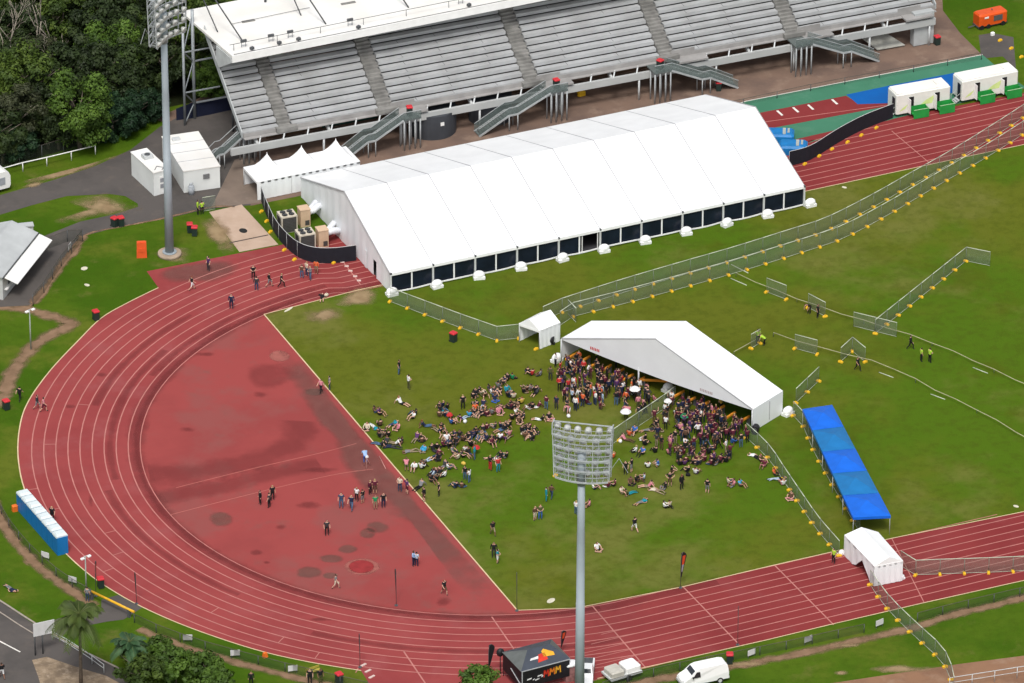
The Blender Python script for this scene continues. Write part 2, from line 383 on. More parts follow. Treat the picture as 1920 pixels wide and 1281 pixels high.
for a, b, wd in (((1110, 1136), (1210, 1252), .14), ((1281, 1101), (1383, 1206), .14), ((1453, 1061), (1563, 1172), .14), ((1672, 1010), (1733, 1131), .10), ((757, 1222), (803, 1290), .16), ((922, 1157), (972, 1230), .14), ((1672, 246), (1745, 308), .10), ((640, 487), (676, 534), .12)):
    ribbon('start_line', [at(*a), at(*b)], wd, Z4+0.006, LINE)
for k in range(4, 11):                                   # straight lanes running on past the bend into the chute
    x0 = -4.0-1.75*(k-3)
    ribbon('lane_line', [Vector((0.5, LN[k][48].y, 0)), Vector((max(x0, -15.5), LN[k][48].y+0.0, 0))], 0.085, Z4+0.003, LINE)
for (k, i) in ((8, 82), (9, 84), (5, 79), (6, 77), (8, 76), (7, 66), (8, 64), (6, 70), (9, 62), (7, 88), (5, 92)):
    ribbon('start_line', [LN[k][i], LN[k+1][i]], 0.09, Z4+0.006, LINE)
for px in ([(318, 966), (450, 932), (560, 905), (640, 888), (700, 880)], [(330, 915), (470, 880), (600, 850), (668, 832)]):
    ribbon('runway_line', pw(px), 0.07, Z4, mat('faded_line', (0.50, 0.16, 0.13)))
def ell(x, y, a, b, n=12): return [(x+a*cos(i*2*pi/n), y+b*sin(i*2*pi/n)) for i in range(n)]
for x, y, a, b in ((489, 740, 18, 7), (352, 805, 18, 6), (525, 988, 16, 7), (482, 1036, 14, 6), (500, 1055, 8, 4), (575, 948, 28, 9), (830, 1128, 18, 11), (385, 665, 26, 5), (190, 703, 14, 5), (130, 763, 14, 5), (170, 940, 8, 14), (600, 1162, 30, 4), (600, 882, 40, 6)):
    wear('track_stain', ell(x, y, a, b), Z3+0.0045, STAIN)
for px in ([(460, 690), (520, 680), (560, 700), (520, 730), (470, 725)],):
    wear('track_stain', px, Z3+0.0043, STAIN_S, .6)
for px in ([(520, 640), (580, 690), (640, 770), (720, 860), (800, 960), (880, 1050), (940, 1125), (880, 1120), (780, 1000), (680, 930), (600, 800), (540, 720), (500, 650)], [(290, 505), (400, 488), (470, 500), (420, 530), (310, 530)]):
    wear('scuffed_patch', px, Z3+0.0041, STAIN_H, .55)
for x, y, a, b in ((706, 990, 26, 12), (415, 974, 26, 16), (578, 1073, 28, 13), (620, 1080, 16, 7), (652, 1030, 22, 9), (620, 1048, 26, 9), (590, 735, 22, 8), (690, 1000, 18, 12)):
    wear('scuffed_patch', ell(x, y, a, b), Z3+0.005, STAIN_G, .6)
ribbon('track_stain', pw([(280, 893), (360, 887), (450, 872), (520, 850), (556, 820), (566, 790)]), 5.4, Z3+0.0043, STAIN_S, edge=True)
ribbon('track_stain', pw([(296, 935), (400, 915), (500, 890), (600, 872)]), 4.4, Z3+0.0042, STAIN_S, edge=True)
wear('fresh_rubber_disc', ell(678, 1063, 25, 13), Z3+0.006, STAIN_P, 0.85)
wear('scuffed_ring', ell(678, 1063, 36, 17), Z3+0.0055, STAIN_L, 0.8)
wear('scuffed_ring', ell(524, 668, 21, 11), Z3+0.0055, STAIN_L, 0.8)
# far side: green apron, jumps runways, blue pad
psheet('green_apron', [(1290, 224), (1400, 190), (1842, 103), (1880, 135), (1925, 165), (1680, 222), (1560, 255), (1440, 292), (1400, 262)], Z3, GREEN_COURT)
psheet('runway', [(1415, 214), (1586, 180), (1606, 192), (1668, 194), (1672, 198), (1440, 242), (1420, 230)], Z4, RUBBER)
psheet('runway', [(1490, 262), (1560, 246), (1660, 222), (1655, 232), (1530, 262), (1500, 275)], Z4, RUBBER)
psheet('blue_pad', [(1587, 178), (1668, 161), (1790, 137), (1815, 152), (1815, 170), (1668, 194), (1608, 196)], Z5, BLUE_COURT)
ribbon('runway_line', [at(1420, 231), at(1668, 197)], 0.12, Z5, LINE)
for x, y in ((1462, 212), (1492, 206), (1520, 201), (1565, 191)):
    ribbon('takeoff_board', [at(x-5, y-4), at(x+5, y+5)], 0.28, Z6, WHITE_LINE)
ribbon('apron_kerb', [at(1290, 224), at(1400, 190), at(1842, 103)], 0.14, Z4+0.01, WHITE_LINE)
psheet('concrete_pad', [(1840, 110), (1880, 106), (1905, 130), (1900, 70), (1860, 62), (1835, 66)], Z1, ASPHALT)
# worn earth and dirt paths
TAN = worn('dry_tan_earth', (0.34, 0.245, 0.135), 0.28, 0.9, rgb2=(0.25, 0.17, 0.09))
BROWN = worn('brown_earth', (0.265, 0.165, 0.100), 0.4, 0.9, rgb2=(0.19, 0.115, 0.066))
for px in ([(130, 378), (190, 362), (245, 368), (268, 392), (215, 404), (140, 420), (100, 415), (150, 395)], [(20, 352), (90, 340), (170, 318), (240, 290), (250, 282), (190, 300), (100, 325), (20, 345)], [(30, 355), (60, 340), (90, 338), (70, 352)],
           [(620, 560), (680, 535), (715, 545), (700, 572), (640, 575)], [(285, 475), (320, 462), (365, 470), (350, 495), (300, 492)], [(370, 410), (410, 400), (450, 470), (410, 480)], [(560, 590), (620, 575), (650, 590), (600, 610)]):
    wear('dry_patch', px, Z4+0.001, TAN)
ribbon('dirt_path', pw([(-30, 770), (4, 745), (20, 702), (58, 652), (100, 626), (132, 606), (90, 592), (40, 578), (-20, 574)]), 2.6, Z1, BROWN, edge=True)
ribbon('dirt_path', pw([(-20, 930), (8, 985), (30, 1018), (66, 1056), (112, 1092), (150, 1120), (176, 1138)]), 2.0, Z1, BROWN, edge=True)
ribbon('dirt_path', pw([(262, 1178), (300, 1196), (380, 1224), (460, 1246), (560, 1272), (680, 1300)]), 1.7, Z1, BROWN, edge=True)
ribbon('dirt_path', pw([(1120, 1300), (1240, 1273), (1440, 1238), (1560, 1212), (1700, 1180), (1800, 1150), (1960, 1112)]), 1.9, Z1, BROWN, edge=True)
psheet('dirt_yard', [(1300, 1310), (1560, 1281), (1800, 1245), (1925, 1229), (1990, 1218), (2300, 1150), (2300, 1500), (1300, 1500)], Z1-0.002, DIRT_RED)
for x, y, a, b in ((1576, 1262, 16, 6), (1590, 1210, 40, 6), (1390, 1245, 60, 6), (1700, 1255, 70, 9)): wear('dry_patch', ell(x, y, a, b), Z1+0.002, TAN)
ribbon('dirt_edge', pw([(440, 388), (396, 389), (300, 411), (230, 425), (157, 443), (117, 492), (70, 560), (55, 575)]), 0.5, Z4, BROWN, edge=True)
ribbon('dirt_edge', pw([(157, 443), (140, 470), (117, 497), (90, 535), (62, 570)]), 1.5, Z4+0.002, BROWN, edge=True)
# lower left road, footpath and rubble bank
psheet('road', [(-420, 880), (-60, 1095), (0, 1128), (70, 1175), (150, 1220), (240, 1262), (250, 1275), (235, 1440), (-420, 1440)], Z2, ASPHALT)
psheet('path', [(70, 1178), (110, 1160), (190, 1146), (190, 1125), (222, 1116), (266, 1140), (232, 1162), (200, 1166), (130, 1180), (110, 1200)], Z3, ASPHALT)
ribbon('road_kerb', pw([(-30, 1110), (0, 1127), (70, 1172), (150, 1218), (240, 1262)]), 0.22, 0.07, mat('kerb_concrete', (0.36, 0.31, 0.26)))
ribbon('road_kerb', pw([(-30, 1133), (0, 1149), (35, 1172), (68, 1192)]), 0.16, 0.07, mat('kerb_concrete', (0.36, 0.31, 0.26)))
ribbon('road_line', [at(-20, 1193), at(0, 1203), at(38, 1223)], 0.16, Z4, WHITE_LINE)
psheet('rubble_bank', [(60, 1238), (88, 1232), (140, 1250), (200, 1268), (240, 1290), (230, 1340), (90, 1340), (72, 1270)], Z4, layered('rubble', [(0.27, 0.205, 0.14), (0.16, 0.12, 0.085), (0.38, 0.30, 0.22)], [(0.6, 0.42, 0.6, 0.8), (1.6, 0.5, 0.7, 0.7)], bump=1.0, bscale=2.0))
# ================================================================== MATERIALS FOR THINGS
WHITE_PVC = mat('white_pvc', (0.86, 0.87, 0.87), 0.45, 0.02, 0.4, rgb2=(0.80, 0.81, 0.81), spec=0.4)
WHITE_PAINT = mat('white_paint', (0.80, 0.80, 0.78), 0.45, 0.04, 0.8)
ROOF_WHITE = mat('roof_white', (0.80, 0.79, 0.76), 0.5, 0.04, 0.25, rgb2=(0.72, 0.70, 0.65))
SEAM = mat('seam_grey', (0.42, 0.42, 0.43), 0.6, 0.05)
ALU = mat('aluminium_plank', (0.395, 0.405, 0.41), 0.6, 0.16, 0.45, rgb2=(0.325, 0.33, 0.33))
RISER = mat('riser_grey', (0.29, 0.29, 0.285), 0.7, 0.15, 0.7)
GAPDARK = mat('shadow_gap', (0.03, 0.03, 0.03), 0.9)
AISLE = mat('aisle_concrete', (0.25, 0.245, 0.23), 0.9, 0.2, 0.8)
STEEL = mat('galvanised_steel', (0.34, 0.37, 0.39), 0.5, 0.1, 1.0, metal=0.25)
STEEL_L = mat('light_steel', (0.55, 0.57, 0.57), 0.5, 0.08, 1.0)
STEEL_D = mat('dark_steel', (0.09, 0.095, 0.10), 0.5, 0.1)
CONC_W = mat('wall_concrete', (0.33, 0.32, 0.31), 0.85, 0.12, 0.5)
BROWN_WALL = mat('brown_block_wall', (0.15, 0.085, 0.05), 0.9, 0.2, 0.5)
GREEN_WALL = mat('dark_green_panel', (0.012, 0.06, 0.045), 0.7, 0.1)
CHARC = mat('charcoal_panel', (0.055, 0.060, 0.07), 0.6, 0.1, 0.6)
GLASS = seethrough('balustrade_glass', (0.17, 0.215, 0.205), 0.40)
BLACKCLOTH = mat('black_shade_cloth', (0.012, 0.013, 0.02), 0.8, 0.1, 2)
NAVYCLOTH = mat('navy_shade_cloth', (0.008, 0.012, 0.035), 0.8, 0.1, 2)
RED_PL = mat('red_plastic', (0.55, 0.03, 0.04), 0.5, 0.05)
DARKGREEN_PL = mat('dark_green_plastic', (0.02, 0.035, 0.03), 0.5, 0.05)
ORANGE_PL = mat('orange_plastic', (0.75, 0.16, 0.02), 0.5, 0.06)
YELLOW_PL = mat('yellow_plastic', (0.80, 0.47, 0.02), 0.55, 0.08, 3)
BLACK_PL = mat('black_plastic', (0.015, 0.015, 0.017), 0.5, 0.05)
DARKPANE = mat('dark_clear_pane', (0.010, 0.016, 0.030), 0.25, 0.2, 0.6, spec=0.25)

# ================================================================== GRANDSTAND
SA = math.atan2(65.7-68.3, 89.3-0.7)
stand = thing('grandstand', 'long grandstand with white roof and grey bench rows behind the marquee', 'grandstand', (0.7, 68.3, 0), SA)
MS = Matrix.Translation((0.7, 68.3, 0)) @ Matrix.Rotation(SA, 4, 'Z')
def loc_s(p): return MS.inverted() @ Vector(p)
NR, DT, RS, Z0 = 15, 0.78, 0.56, 4.6
aisles = [(5.2, 0.8), (17.6, 0.9), (35.9, 0.9), (53.1, 0.9), (69.4, 0.9)]
edges = [0.0]
for a, h in aisles: edges += [a-h, a+h]
edges.append(88.0)
for i in range(0, len(edges), 2):
    a, b = edges[i], edges[i+1]
    m = MB()
    for r in range(NR):
        y, z = r*DT, Z0+r*RS
        e0 = random.uniform(0, .12); e1 = random.uniform(0, .12)
        m.box(((a+b)/2, y+DT/2, z-0.20), (b-a-e0-e1, DT, 0.40), 0)                         # plank: tread and upper riser
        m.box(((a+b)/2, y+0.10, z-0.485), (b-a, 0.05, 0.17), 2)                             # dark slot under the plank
    x = a+random.uniform(2.5, 4)
    while x < b-2:
        for r in range(NR):
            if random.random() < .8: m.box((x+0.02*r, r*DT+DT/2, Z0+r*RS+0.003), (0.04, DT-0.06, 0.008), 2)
        x += random.uniform(4.5, 7)
    sec = m.build('seating_section', [ALU, RISER, GAPDARK], stand)
for a, h in aisles:
    m = MB()
    for r in range(NR*2):
        m.box((a, r*DT/2+DT/4, Z0+r*RS/2-0.30), (2*h-0.04, DT/2+0.02, 0.60), 0)
    m.box((a, -0.35, Z0-0.3), (2*h+0.9, 0.7, 0.5), 0)
    for k in range(0, 14): m.box((a+h-0.10, k*DT+.3, Z0+k*RS+0.04), (0.10, 0.42, 0.16), 1)
    m.build('aisle_steps', [AISLE, STEEL_D], stand)
m = MB()                                                                            # curved front lip under the first row
x = 0.0
while x < 88:
    x2 = min(88, x+2.0); m.beam((x, -0.10, Z0-0.45), (x2, -0.10, Z0-0.45), 0.10, 0.62, 0); m.beam((x, -0.40, Z0-0.66), (x2, -0.40, Z0-0.66), 0.50, 0.08, 0); x = x2
m.build('front_lip', [CONC_W], stand)
for a, h in aisles[1:]+[(82.6, 0.4)]:
    m = MB(); m.slab([(a+0.9, -1.7, Z0-0.55), (a+4.6, -1.7, Z0-0.55), (a+4.6, -0.1, Z0-0.55), (a+0.9, -0.1, Z0-0.55)], 0.2)
    m.box((a+2.0, -0.10, Z0-.1), (3.0, 0.06, 0.9)); m.build('landing', [CONC_W], stand)
m = MB(); m.beam((-2.0, -1.3, 3.1), (87.5, -1.3, 3.1), 0.35, 0.85); m.build('front_beam', [mat('beam_pale', (0.43, 0.44, 0.43), 0.6, 0.06, 0.3)], stand)
cols_u = [9.4, 19.0, 28.8, 39.0, 49.0, 58.9, 69.0, 78.9, 86.8]
for u in cols_u:
    MB().tube([(u, -1.3, 0), (u, -1.3, 2.7)], 0.13, 8).build('column', [STEEL_L], stand)
for k in range(30):
    u = 1.5+k*2.95; m = MB()
    m.beam((u, -1.25, 3.45), (u+0.5, -0.45, 3.95), 0.15)
    if k % 3 == 0: m.beam((u, -1.2, 2.9), (u, 5.5, 5.9), 0.28, 0.4)
    m.build('raker_strut', [STEEL_L], stand)
m = MB()
for k in range(0, 8):
    u = 5+k*10.2; m.beam((u, -1.2, 2.7), (u+4.5, 5, 0.05), 0.14); m.beam((u+9, -1.2, 2.7), (u+4.5, 5, 0.05), 0.14)
m.build('diagonal_braces', [STEEL_L], stand)
m = MB()
for k in range(12): m.box((8.6+k*6.9, 6.2, 1.9), (6.9, 0.3, 3.8), (0, 1, 0, 2, 0, 2, 0, 0, 2, 0, 0, 0)[k])
m.build('undercroft_wall', [BROWN_WALL, GREEN_WALL, mat('pinkish_brown_wall', (0.22, 0.14, 0.105), 0.9, 0.2, 0.5)], stand)
m = MB(); m.box((52, 11.9, 6.0), (72, 0.25, 12.0)); m.build('back_wall', [CONC_W], stand)  # unseen wall, kept to hold sky light off the undercroft
m = MB()
m.wall([(-0.06, -0.1, 4.0), (-0.06, -0.1, 4.7), (-0.06, 11.7, 13.0), (-0.06, 11.7, 12.0)], (-0.14, 0, 0))
m.build('end_stringer', [mat('end_panel', (0.40, 0.42, 0.42), 0.6, 0.06)], stand)
m = MB()
m.wall([(88.06, -0.1, 4.0), (88.06, -0.1, 4.7), (88.06, 11.7, 12.4), (88.06, 11.7, 11.6)], (0.14, 0, 0))
m.build('end_stringer', [mat('end_panel', (0.40, 0.42, 0.42), 0.6, 0.06)], stand)
m = MB(); m.box((86.2, -0.55, 2.2), (2.6, 1.0, 4.2)); m.build('end_pier', [mat('end_panel', (0.40, 0.42, 0.42), 0.6, 0.06)], stand)
# roof
def rp(t, d, z): # t along the front edge in metres, d behind it
    fl = Vector((0.77, 71.34, 0)); e = Vector((35.26, 0.27, 0)).normalized(); n = Vector((-e.y, e.x, 0))
    n = (n*0.985+e*(-0.02)).normalized(); q = loc_s(fl+e*t+n*d); return Vector((q.x, q.y, z))
m = MB(); m.slab([rp(0, 0, 13), rp(90, 0, 13), rp(90, 14.6, 12.3), rp(0, 14.6, 12.3)], 0.28)
roof = m.build('roof', [ROOF_WHITE], stand)
m = MB(); m.wall([rp(-0.02, -0.03, 13.03), rp(90, -0.03, 13.03), rp(90, -0.03, 12.15), rp(-0.02, -0.03, 12.15)], (0, -0.1, 0)); m.build('fascia', [WHITE_PAINT], roof)
m = MB(); m.wall([rp(-0.05, 0, 12.72), rp(-0.05, 0, 12.1), rp(-0.05, 3.5, 10.0), rp(-0.05, 4.2, 10.6), rp(-0.05, 4.2, 12.5)], (-0.1, 0, 0)); m.build('end_gusset', [STEEL_L], roof)
m = MB()
m.tube([rp(0.3, 1.3, 13.75), rp(89, 1.3, 13.75)], 0.035, 5)
t = 0.8
while t < 88: m.tube([rp(t, 1.3, 12.95), rp(t, 1.3, 13.75)], 0.035, 5); t += 5.4
m.tube([rp(0.3, 0.15, 13.06), rp(89, 0.15, 13.06)], 0.03, 5)
m.build('roof_rail', [STEEL_D], roof)
for t in (2.2, 5.6, 8.0, 15.5, 29.5, 43.0):
    m = MB(); c = rp(t, 1.7, 13.25)
    m.box((c.x, c.y, c.z+0.45), (0.7, 0.25, 0.3)); m.tube([(c.x-.25, c.y, 12.95), (c.x-.25, c.y, c.z+.35)], 0.03, 5); m.tube([(c.x+.25, c.y, 12.95), (c.x+.25, c.y, c.z+.35)], 0.03, 5)
    c2 = rp(t+0.5, 0.5, 13.1); m.box((c2.x, c2.y, c2.z+.12), (0.45, 0.35, 0.28), rz=0.4)
    m.build('roof_spotlight', [STEEL_D], roof)
m = MB(); m.tube([rp(3.5, 8.2, 12.75), rp(13.5, 8.5, 12.73)], 0.03, 5); m.build('roof_cable', [STEEL_D], roof)
for j in range(9):
    t = 0.9+10.45*j; top = rp(t-1.6, 12.6, 21.5)
    m = MB()
    m.tube([rp(t+1.9, 3.4, 12.85), top], 0.09, 6); m.tube([rp(t+0.4, 7.0, 12.7), top], 0.07, 6)
    m.tube([rp(t-1.6, 12.6, 12.2), top], 0.14, 6)
    m.build('roof_mast', [STEEL_D], roof)
# left end back frame
A = loc_s(at(347, 235)); B = loc_s(at(365, 222))
m = MB()
m.tube([A, (A.x, A.y, 12.3)], 0.16, 8); m.tube([B, (B.x, B.y, 14.0)], 0.2, 8)
for za, zb in ((9.4, 7.4), (4.2, 2.0)):
    m.beam((A.x, A.y, za), (B.x, B.y, zb), 0.14); m.beam((A.x, A.y, za), (A.x+4.4, A.y, za), 0.13); m.beam((B.x, B.y, zb), (B.x+5.2, B.y-0.3, zb+.2), 0.16)
m.beam((A.x, A.y, 4.2), (B.x, B.y, 7.4), 0.10); m.beam((A.x, A.y, 9.4), (B.x, B.y, 13.5), 0.10); m.beam((A.x, A.y, 0.2), (B.x, B.y, 2.0), 0.10)
m.build('back_frame', [STEEL], stand)
c = loc_s(at(437, 247)); MB().tube([c, (c.x, c.y, 4.6)], 0.13, 8).build('column', [STEEL_D], stand)
# staircases
def stair(u, sgn, run=8.0, top=3.95, v=-2.3):
    w_ = 1.5; m = MB(); g = MB()
    hx = [(0, top), (run*.46, top*.52), (run*.58, top*.52), (run, 0.05)]
    for (a, za), (b, zb) in zip(hx, hx[1:]):
        for dv in (-w_/2, w_/2):
            m.beam((u+sgn*a, v+dv, za), (u+sgn*b, v+dv, zb), 0.12, 0.22, 0)
            m.beam((u+sgn*a, v+dv, za+1.0), (u+sgn*b, v+dv, zb+1.0), 0.06, 0.06, 0)
            (g if dv < 0 or v < 0 else MB()).wall([(u+sgn*a, v+dv, za+.1), (u+sgn*b, v+dv, zb+.1), (u+sgn*b, v+dv, zb+.95), (u+sgn*a, v+dv, za+.95)], (0, 0.02, 0))
        n = max(2, int(abs(za-zb)/0.17)+1)
        for k in range(n):
            t = (k+.5)/n; m.box((u+sgn*(a+(b-a)*t), v, za+(zb-za)*t), (abs(b-a)/n, w_, 0.05), 1)
    for a, z in ((run*.46, top*.52), (run*.58, top*.52)): m.tube([(u+sgn*a, v-w_/2, 0), (u+sgn*a, v-w_/2, z)], 0.07, 6, 0); m.tube([(u+sgn*a, v+w_/2, 0), (u+sgn*a, v+w_/2, z)], 0.07, 6, 0)
    l = -sgn*1.1
    m.slab([(u+l-1.1, v-w_/2, top+.03), (u+l+1.1, v-w_/2, top+.03), (u+l+1.1, v+1.6, top+.03), (u+l-1.1, v+1.6, top+.03)], 0.15, 1)
    for dx in (-1.0, -0.35, 0.35, 1.0):
        m.tube([(u+l+dx, v-w_/2+.1, 0), (u+l+dx, v-w_/2+.1, top)], 0.09, 6, 0); m.tube([(u+l+dx, v+.6, 0), (u+l+dx, v+.6, top)], 0.09, 6, 0)
    if v < 0: g.wall([(u+l-1.1, v-w_/2, top), (u+l+1.1, v-w_/2, top), (u+l+1.1, v-w_/2, top+1.0), (u+l-1.1, v-w_/2, top+1.0)], (0, 0.02, 0))
    m.beam((u+l-1.1, v-w_/2, top+1), (u+l+1.1, v-w_/2, top+1), 0.06, 0.06, 0)
    st = m.build('staircase', [mat('stair_steel', (.40, .42, .425), .5, .1), mat('tread_greengrey', (0.12, 0.14, 0.135), 0.7, 0.1)], stand)
    g.build('balustrade', [GLASS], st)
    return Vector((u+l, v+.2, top+.04))
LAND = [stair(18.6, -1, 7.6), stair(37.0, -1, 9.0), stair(52.4, 1, 8.6), stair(70.6, 1, 8.8), stair(0.3, -1, 5.0, 3.6, 1.6)]
LANDW = [MS @ p for p in LAND]

# charcoal curved screens under the stand
for i, (x, y, r) in enumerate(((828, 262, 2.9), (935, 236, 2.6))):
    c = at(x, y); m = MB(); n = 22
    pts = [(r*cos(pi+pi*k/n), r*sin(pi+pi*k/n)) for k in range(n+1)]
    for (xa, ya), (xb, yb) in zip(pts, pts[1:]): m.wall([(xa, ya, 0), (xb, yb, 0), (xb, yb, 2.9), (xa, ya, 2.9)], (0, .12, 0))
    m.slab([(xa, ya, 2.98) for xa, ya in pts], 0.08)
    o = m.build('curved_screen', [CHARC], None, (c.x, c.y+r, 0)); tag(o, ('charcoal curved screen with white notice under the grandstand', 'charcoal curved screen without notice, beside the long stair under the grandstand')[i], 'screen', 'curved screens under the stand')
    if i == 0: MB().box((0.1, -r-0.03, 2.0), (0.45, 0.04, 0.45)).build('notice', [WHITE_PAINT], o)
# pale slab and plinth lying under right part of stand
c = at(1655, 85); tag(MB().slab([(-1.4, -1.3, .3), (2.2, -1.5, .3), (1.2, 1.4, .75), (-2.1, 1.6, .75)], 0.1).build('pale_sheet', [mat('pale_board', (0.42, 0.42, 0.38), 0.8, 0.1)], None, c), 'pale square sheet lying on earth under the right end of grandstand', 'sheet')
# navy cloth screen behind left end of stand
pts = [at(331, 226), at(360, 222), at(400, 214), at(440, 205), at(482, 200)]
m = MB()
for a, b in zip(pts, pts[1:]): m.wall([a, b, b+Vector((0, 0, 2.0)), a+Vector((0, 0, 1.5 if a == pts[0] else 2.0))], (0, .05, 0))
tag(m.build('cloth_screen', [NAVYCLOTH]), 'dark navy cloth screen behind the left end of the grandstand', 'screen')
# ================================================================== BIG MARQUEE
X0, X1, YF, YR, YB, ZE, ZR = 3.9, 55.05, 33.55, 46.2, 58.9, 2.55, 6.75
mq = thing('marquee', 'huge long white marquee with dark window panes along its front', 'marquee', (X0, YF, 0))
L, D1, D2 = X1-X0, YR-YF, YB-YF
m = MB(); NB = 10; bw = L/NB
for k in range(NB):                                      # each bay of cloth sags a little between its frames
    n = 4
    for s, (ya, za, yb, zb) in enumerate(((-0.12, ZE, D1, ZR), (D2+.12, ZE, D1, ZR))):
        vs = []; fs = []
        for i in range(n+1):
            for j in range(5):
                x = k*bw+bw*i/n; t = j/4
                sag = 0.05*sin(pi*i/n)*sin(pi*t)+random.uniform(-.006, .006)*(0 < j < 4)
                vs.append((x, ya+(yb-ya)*t, za+(zb-za)*t-sag))
        for i in range(n):
            for j in range(4): fs.append((i*5+j, (i+1)*5+j, (i+1)*5+j+1, i*5+j+1))
        m.add(vs, fs, 0, False)
m.build('roof', [WHITE_PVC], mq)
m = MB()
for k in range(1, NB):
    m.beam((k*bw, 0.0, ZE+.02), (k*bw, D1, ZR+.02), 0.085, 0.06); m.beam((k*bw, D2, ZE+.02), (k*bw, D1, ZR+.02), 0.09, 0.05)
m.build('seam_rib', [mat('seam_pale', (0.36, 0.36, 0.38), 0.6, 0.04)], mq)
for x in (-0.03, L+.03):
    m = MB(); m.beam((x, 0, ZE+.0), (x, D1, ZR+.02), 0.10, 0.10); m.beam((x, D2, ZE), (x, D1, ZR+.02), 0.12, 0.12)
    m.build('gable_rail', [SEAM], mq)
GABLE = mat('gable_pvc', (0.80, 0.82, 0.83), 0.5, 0.03, 0.5)
m = MB()                                                 # left gable wall with gathered cloth
pr = [(0, 0), (D2, 0)]
n = 26
for i in range(n):
    ya, yb = D2*i/n, D2*(i+1)/n
    zt = lambda y: ZE+(ZR-ZE)*(1-abs(y-D1)/D1)
    xa, xb = 0.05*(i % 2), 0.05*((i+1) % 2)
    if 3.2 < ya < 4.4: continue
    m.wall([(xa, ya, 0.05), (xb, yb, 0.05), (xb, yb, zt(yb)), (xa, ya, zt(ya))], (0.03, 0, 0))
m.wall([(0, 2.9, 2.1), (0, 4.9, 2.1), (0, 4.9, ZE+(ZR-ZE)*4.9/D1), (0, 2.9, ZE+(ZR-ZE)*2.9/D1)], (0.03, 0, 0))
m.build('gable_wall', [GABLE], mq)
MB().wall([(L, 0, 0.02), (L, D2, .02), (L, D2, ZE), (L, D1, ZR), (L, 0, ZE)], (0.03, 0, 0)).build('gable_wall', [GABLE], mq)
MB().wall([(0, D2, 0.02), (L, D2, .02), (L, D2, ZE), (0, D2, ZE)], (0, 0.03, 0)).build('back_wall', [GABLE], mq)
MB().box((L/2, D1, 0.03), (L-.4, D2-.4, 0.05)).build('floor', [mat('tent_floor', (0.05, 0.05, 0.055), 0.9)], mq)
m = MB(); m.wall([(-.06, 6.5, 0.1), (-.06, 7.0, .1), (-.06, 7.0, 2.3), (-.06, 6.5, 2.3)], (-.05, 0, 0)); m.build('door_flap', [GABLE], mq)
m = MB(); m.box((L/2, -0.13, ZE-0.08), (L+.1, .06, .34)); m.build('valance', [WHITE_PVC], mq)
for k in range(NB):
    for h in (0, 1):
        xa = k*bw+h*bw/2+.1; xb = xa+bw/2-.2
        if k == 4 and h == 1: # open doorway with a sliding frame
            m = MB(); m.box((xa+.25, -0.02, 1.2), (.08, .1, 2.2)); m.box((xb-.2, -.02, 1.2), (.08, .1, 2.2)); m.box(((xa+xb)/2, -.02, .15), (xb-xa, .1, .1)); m.build('door_frame', [WHITE_PAINT], mq); continue
        sag = 0.1+random.uniform(0, .12)
        MB().wall([(xa, 0.02, sag+.1), (xb, .02, sag+.12), (xb, .02, ZE-.2), (xa, .02, ZE-.2)], (0, .02, 0)).build('window_pane', [DARKPANE], mq)
m = MB()
for k in range(NB):
    n = 8; sg = random.uniform(-0.12, .30)
    for i in range(n):
        t0, t1 = i/n, (i+1)/n
        z0 = .22+sg*sin(pi*t0)*0.6; z1 = .22+sg*sin(pi*t1)*0.6
        m.beam((k*bw+bw*t0, -.02-0.18*sin(pi*t0), z0), (k*bw+bw*t1, -.02-.18*sin(pi*t1), z1), .06, .16)
    m.box((k*bw+bw/2, -.03, ZE/2), (.16, .06, ZE-.3))
m.build('wall_hem', [WHITE_PVC], mq)
for k in range(NB+1):
    m = MB(); m.box((k*bw, -.06, ZE/2), (.2, .14, ZE-.05), 0); m.box((k*bw, -.1, ZE+.02), (.2, .2, .2), 1)
    m.build('leg', [mat('leg_pale', (.55, .57, .56), .5, .05), STEEL_D], mq)
# white ballast bags at each leg
def bag_mesh():
    m = MB(); m.ball((0, 0, .50), .58, 0, 10, 6, (1.2, .8, .86)); m.box((0, 0, .18), (1.25, .8, .34), 0, 0, 1.05); m.tube([(-.2, 0, .8), (0, 0, .98), (.2, 0, .8)], .04, 5); return m
bag0 = bag_mesh().build('ballast_bag', [WHITE_PVC])
bagn = ['at the front left corner', 'second from left', 'third from left', 'fourth from left', 'fifth from left', 'sixth from left', 'seventh from left', 'eighth from left', 'ninth from left', 'tenth from left', 'at the front right corner']
for k in range(NB+1):
    o = bag0 if k == 0 else dup(bag0, (0, 0, 0))
    o.location = (X0+k*bw+(0.15 if k else 0), YF-(.75 if 0 < k < NB else .35), 0)
    if k == NB: o.location.x += .5
    o.rotation_euler.z = random.uniform(-.3, .3)
    tag(o, 'white ballast bag at foot of long marquee, '+bagn[k], 'ballast bag', 'white ballast bags along the marquee')

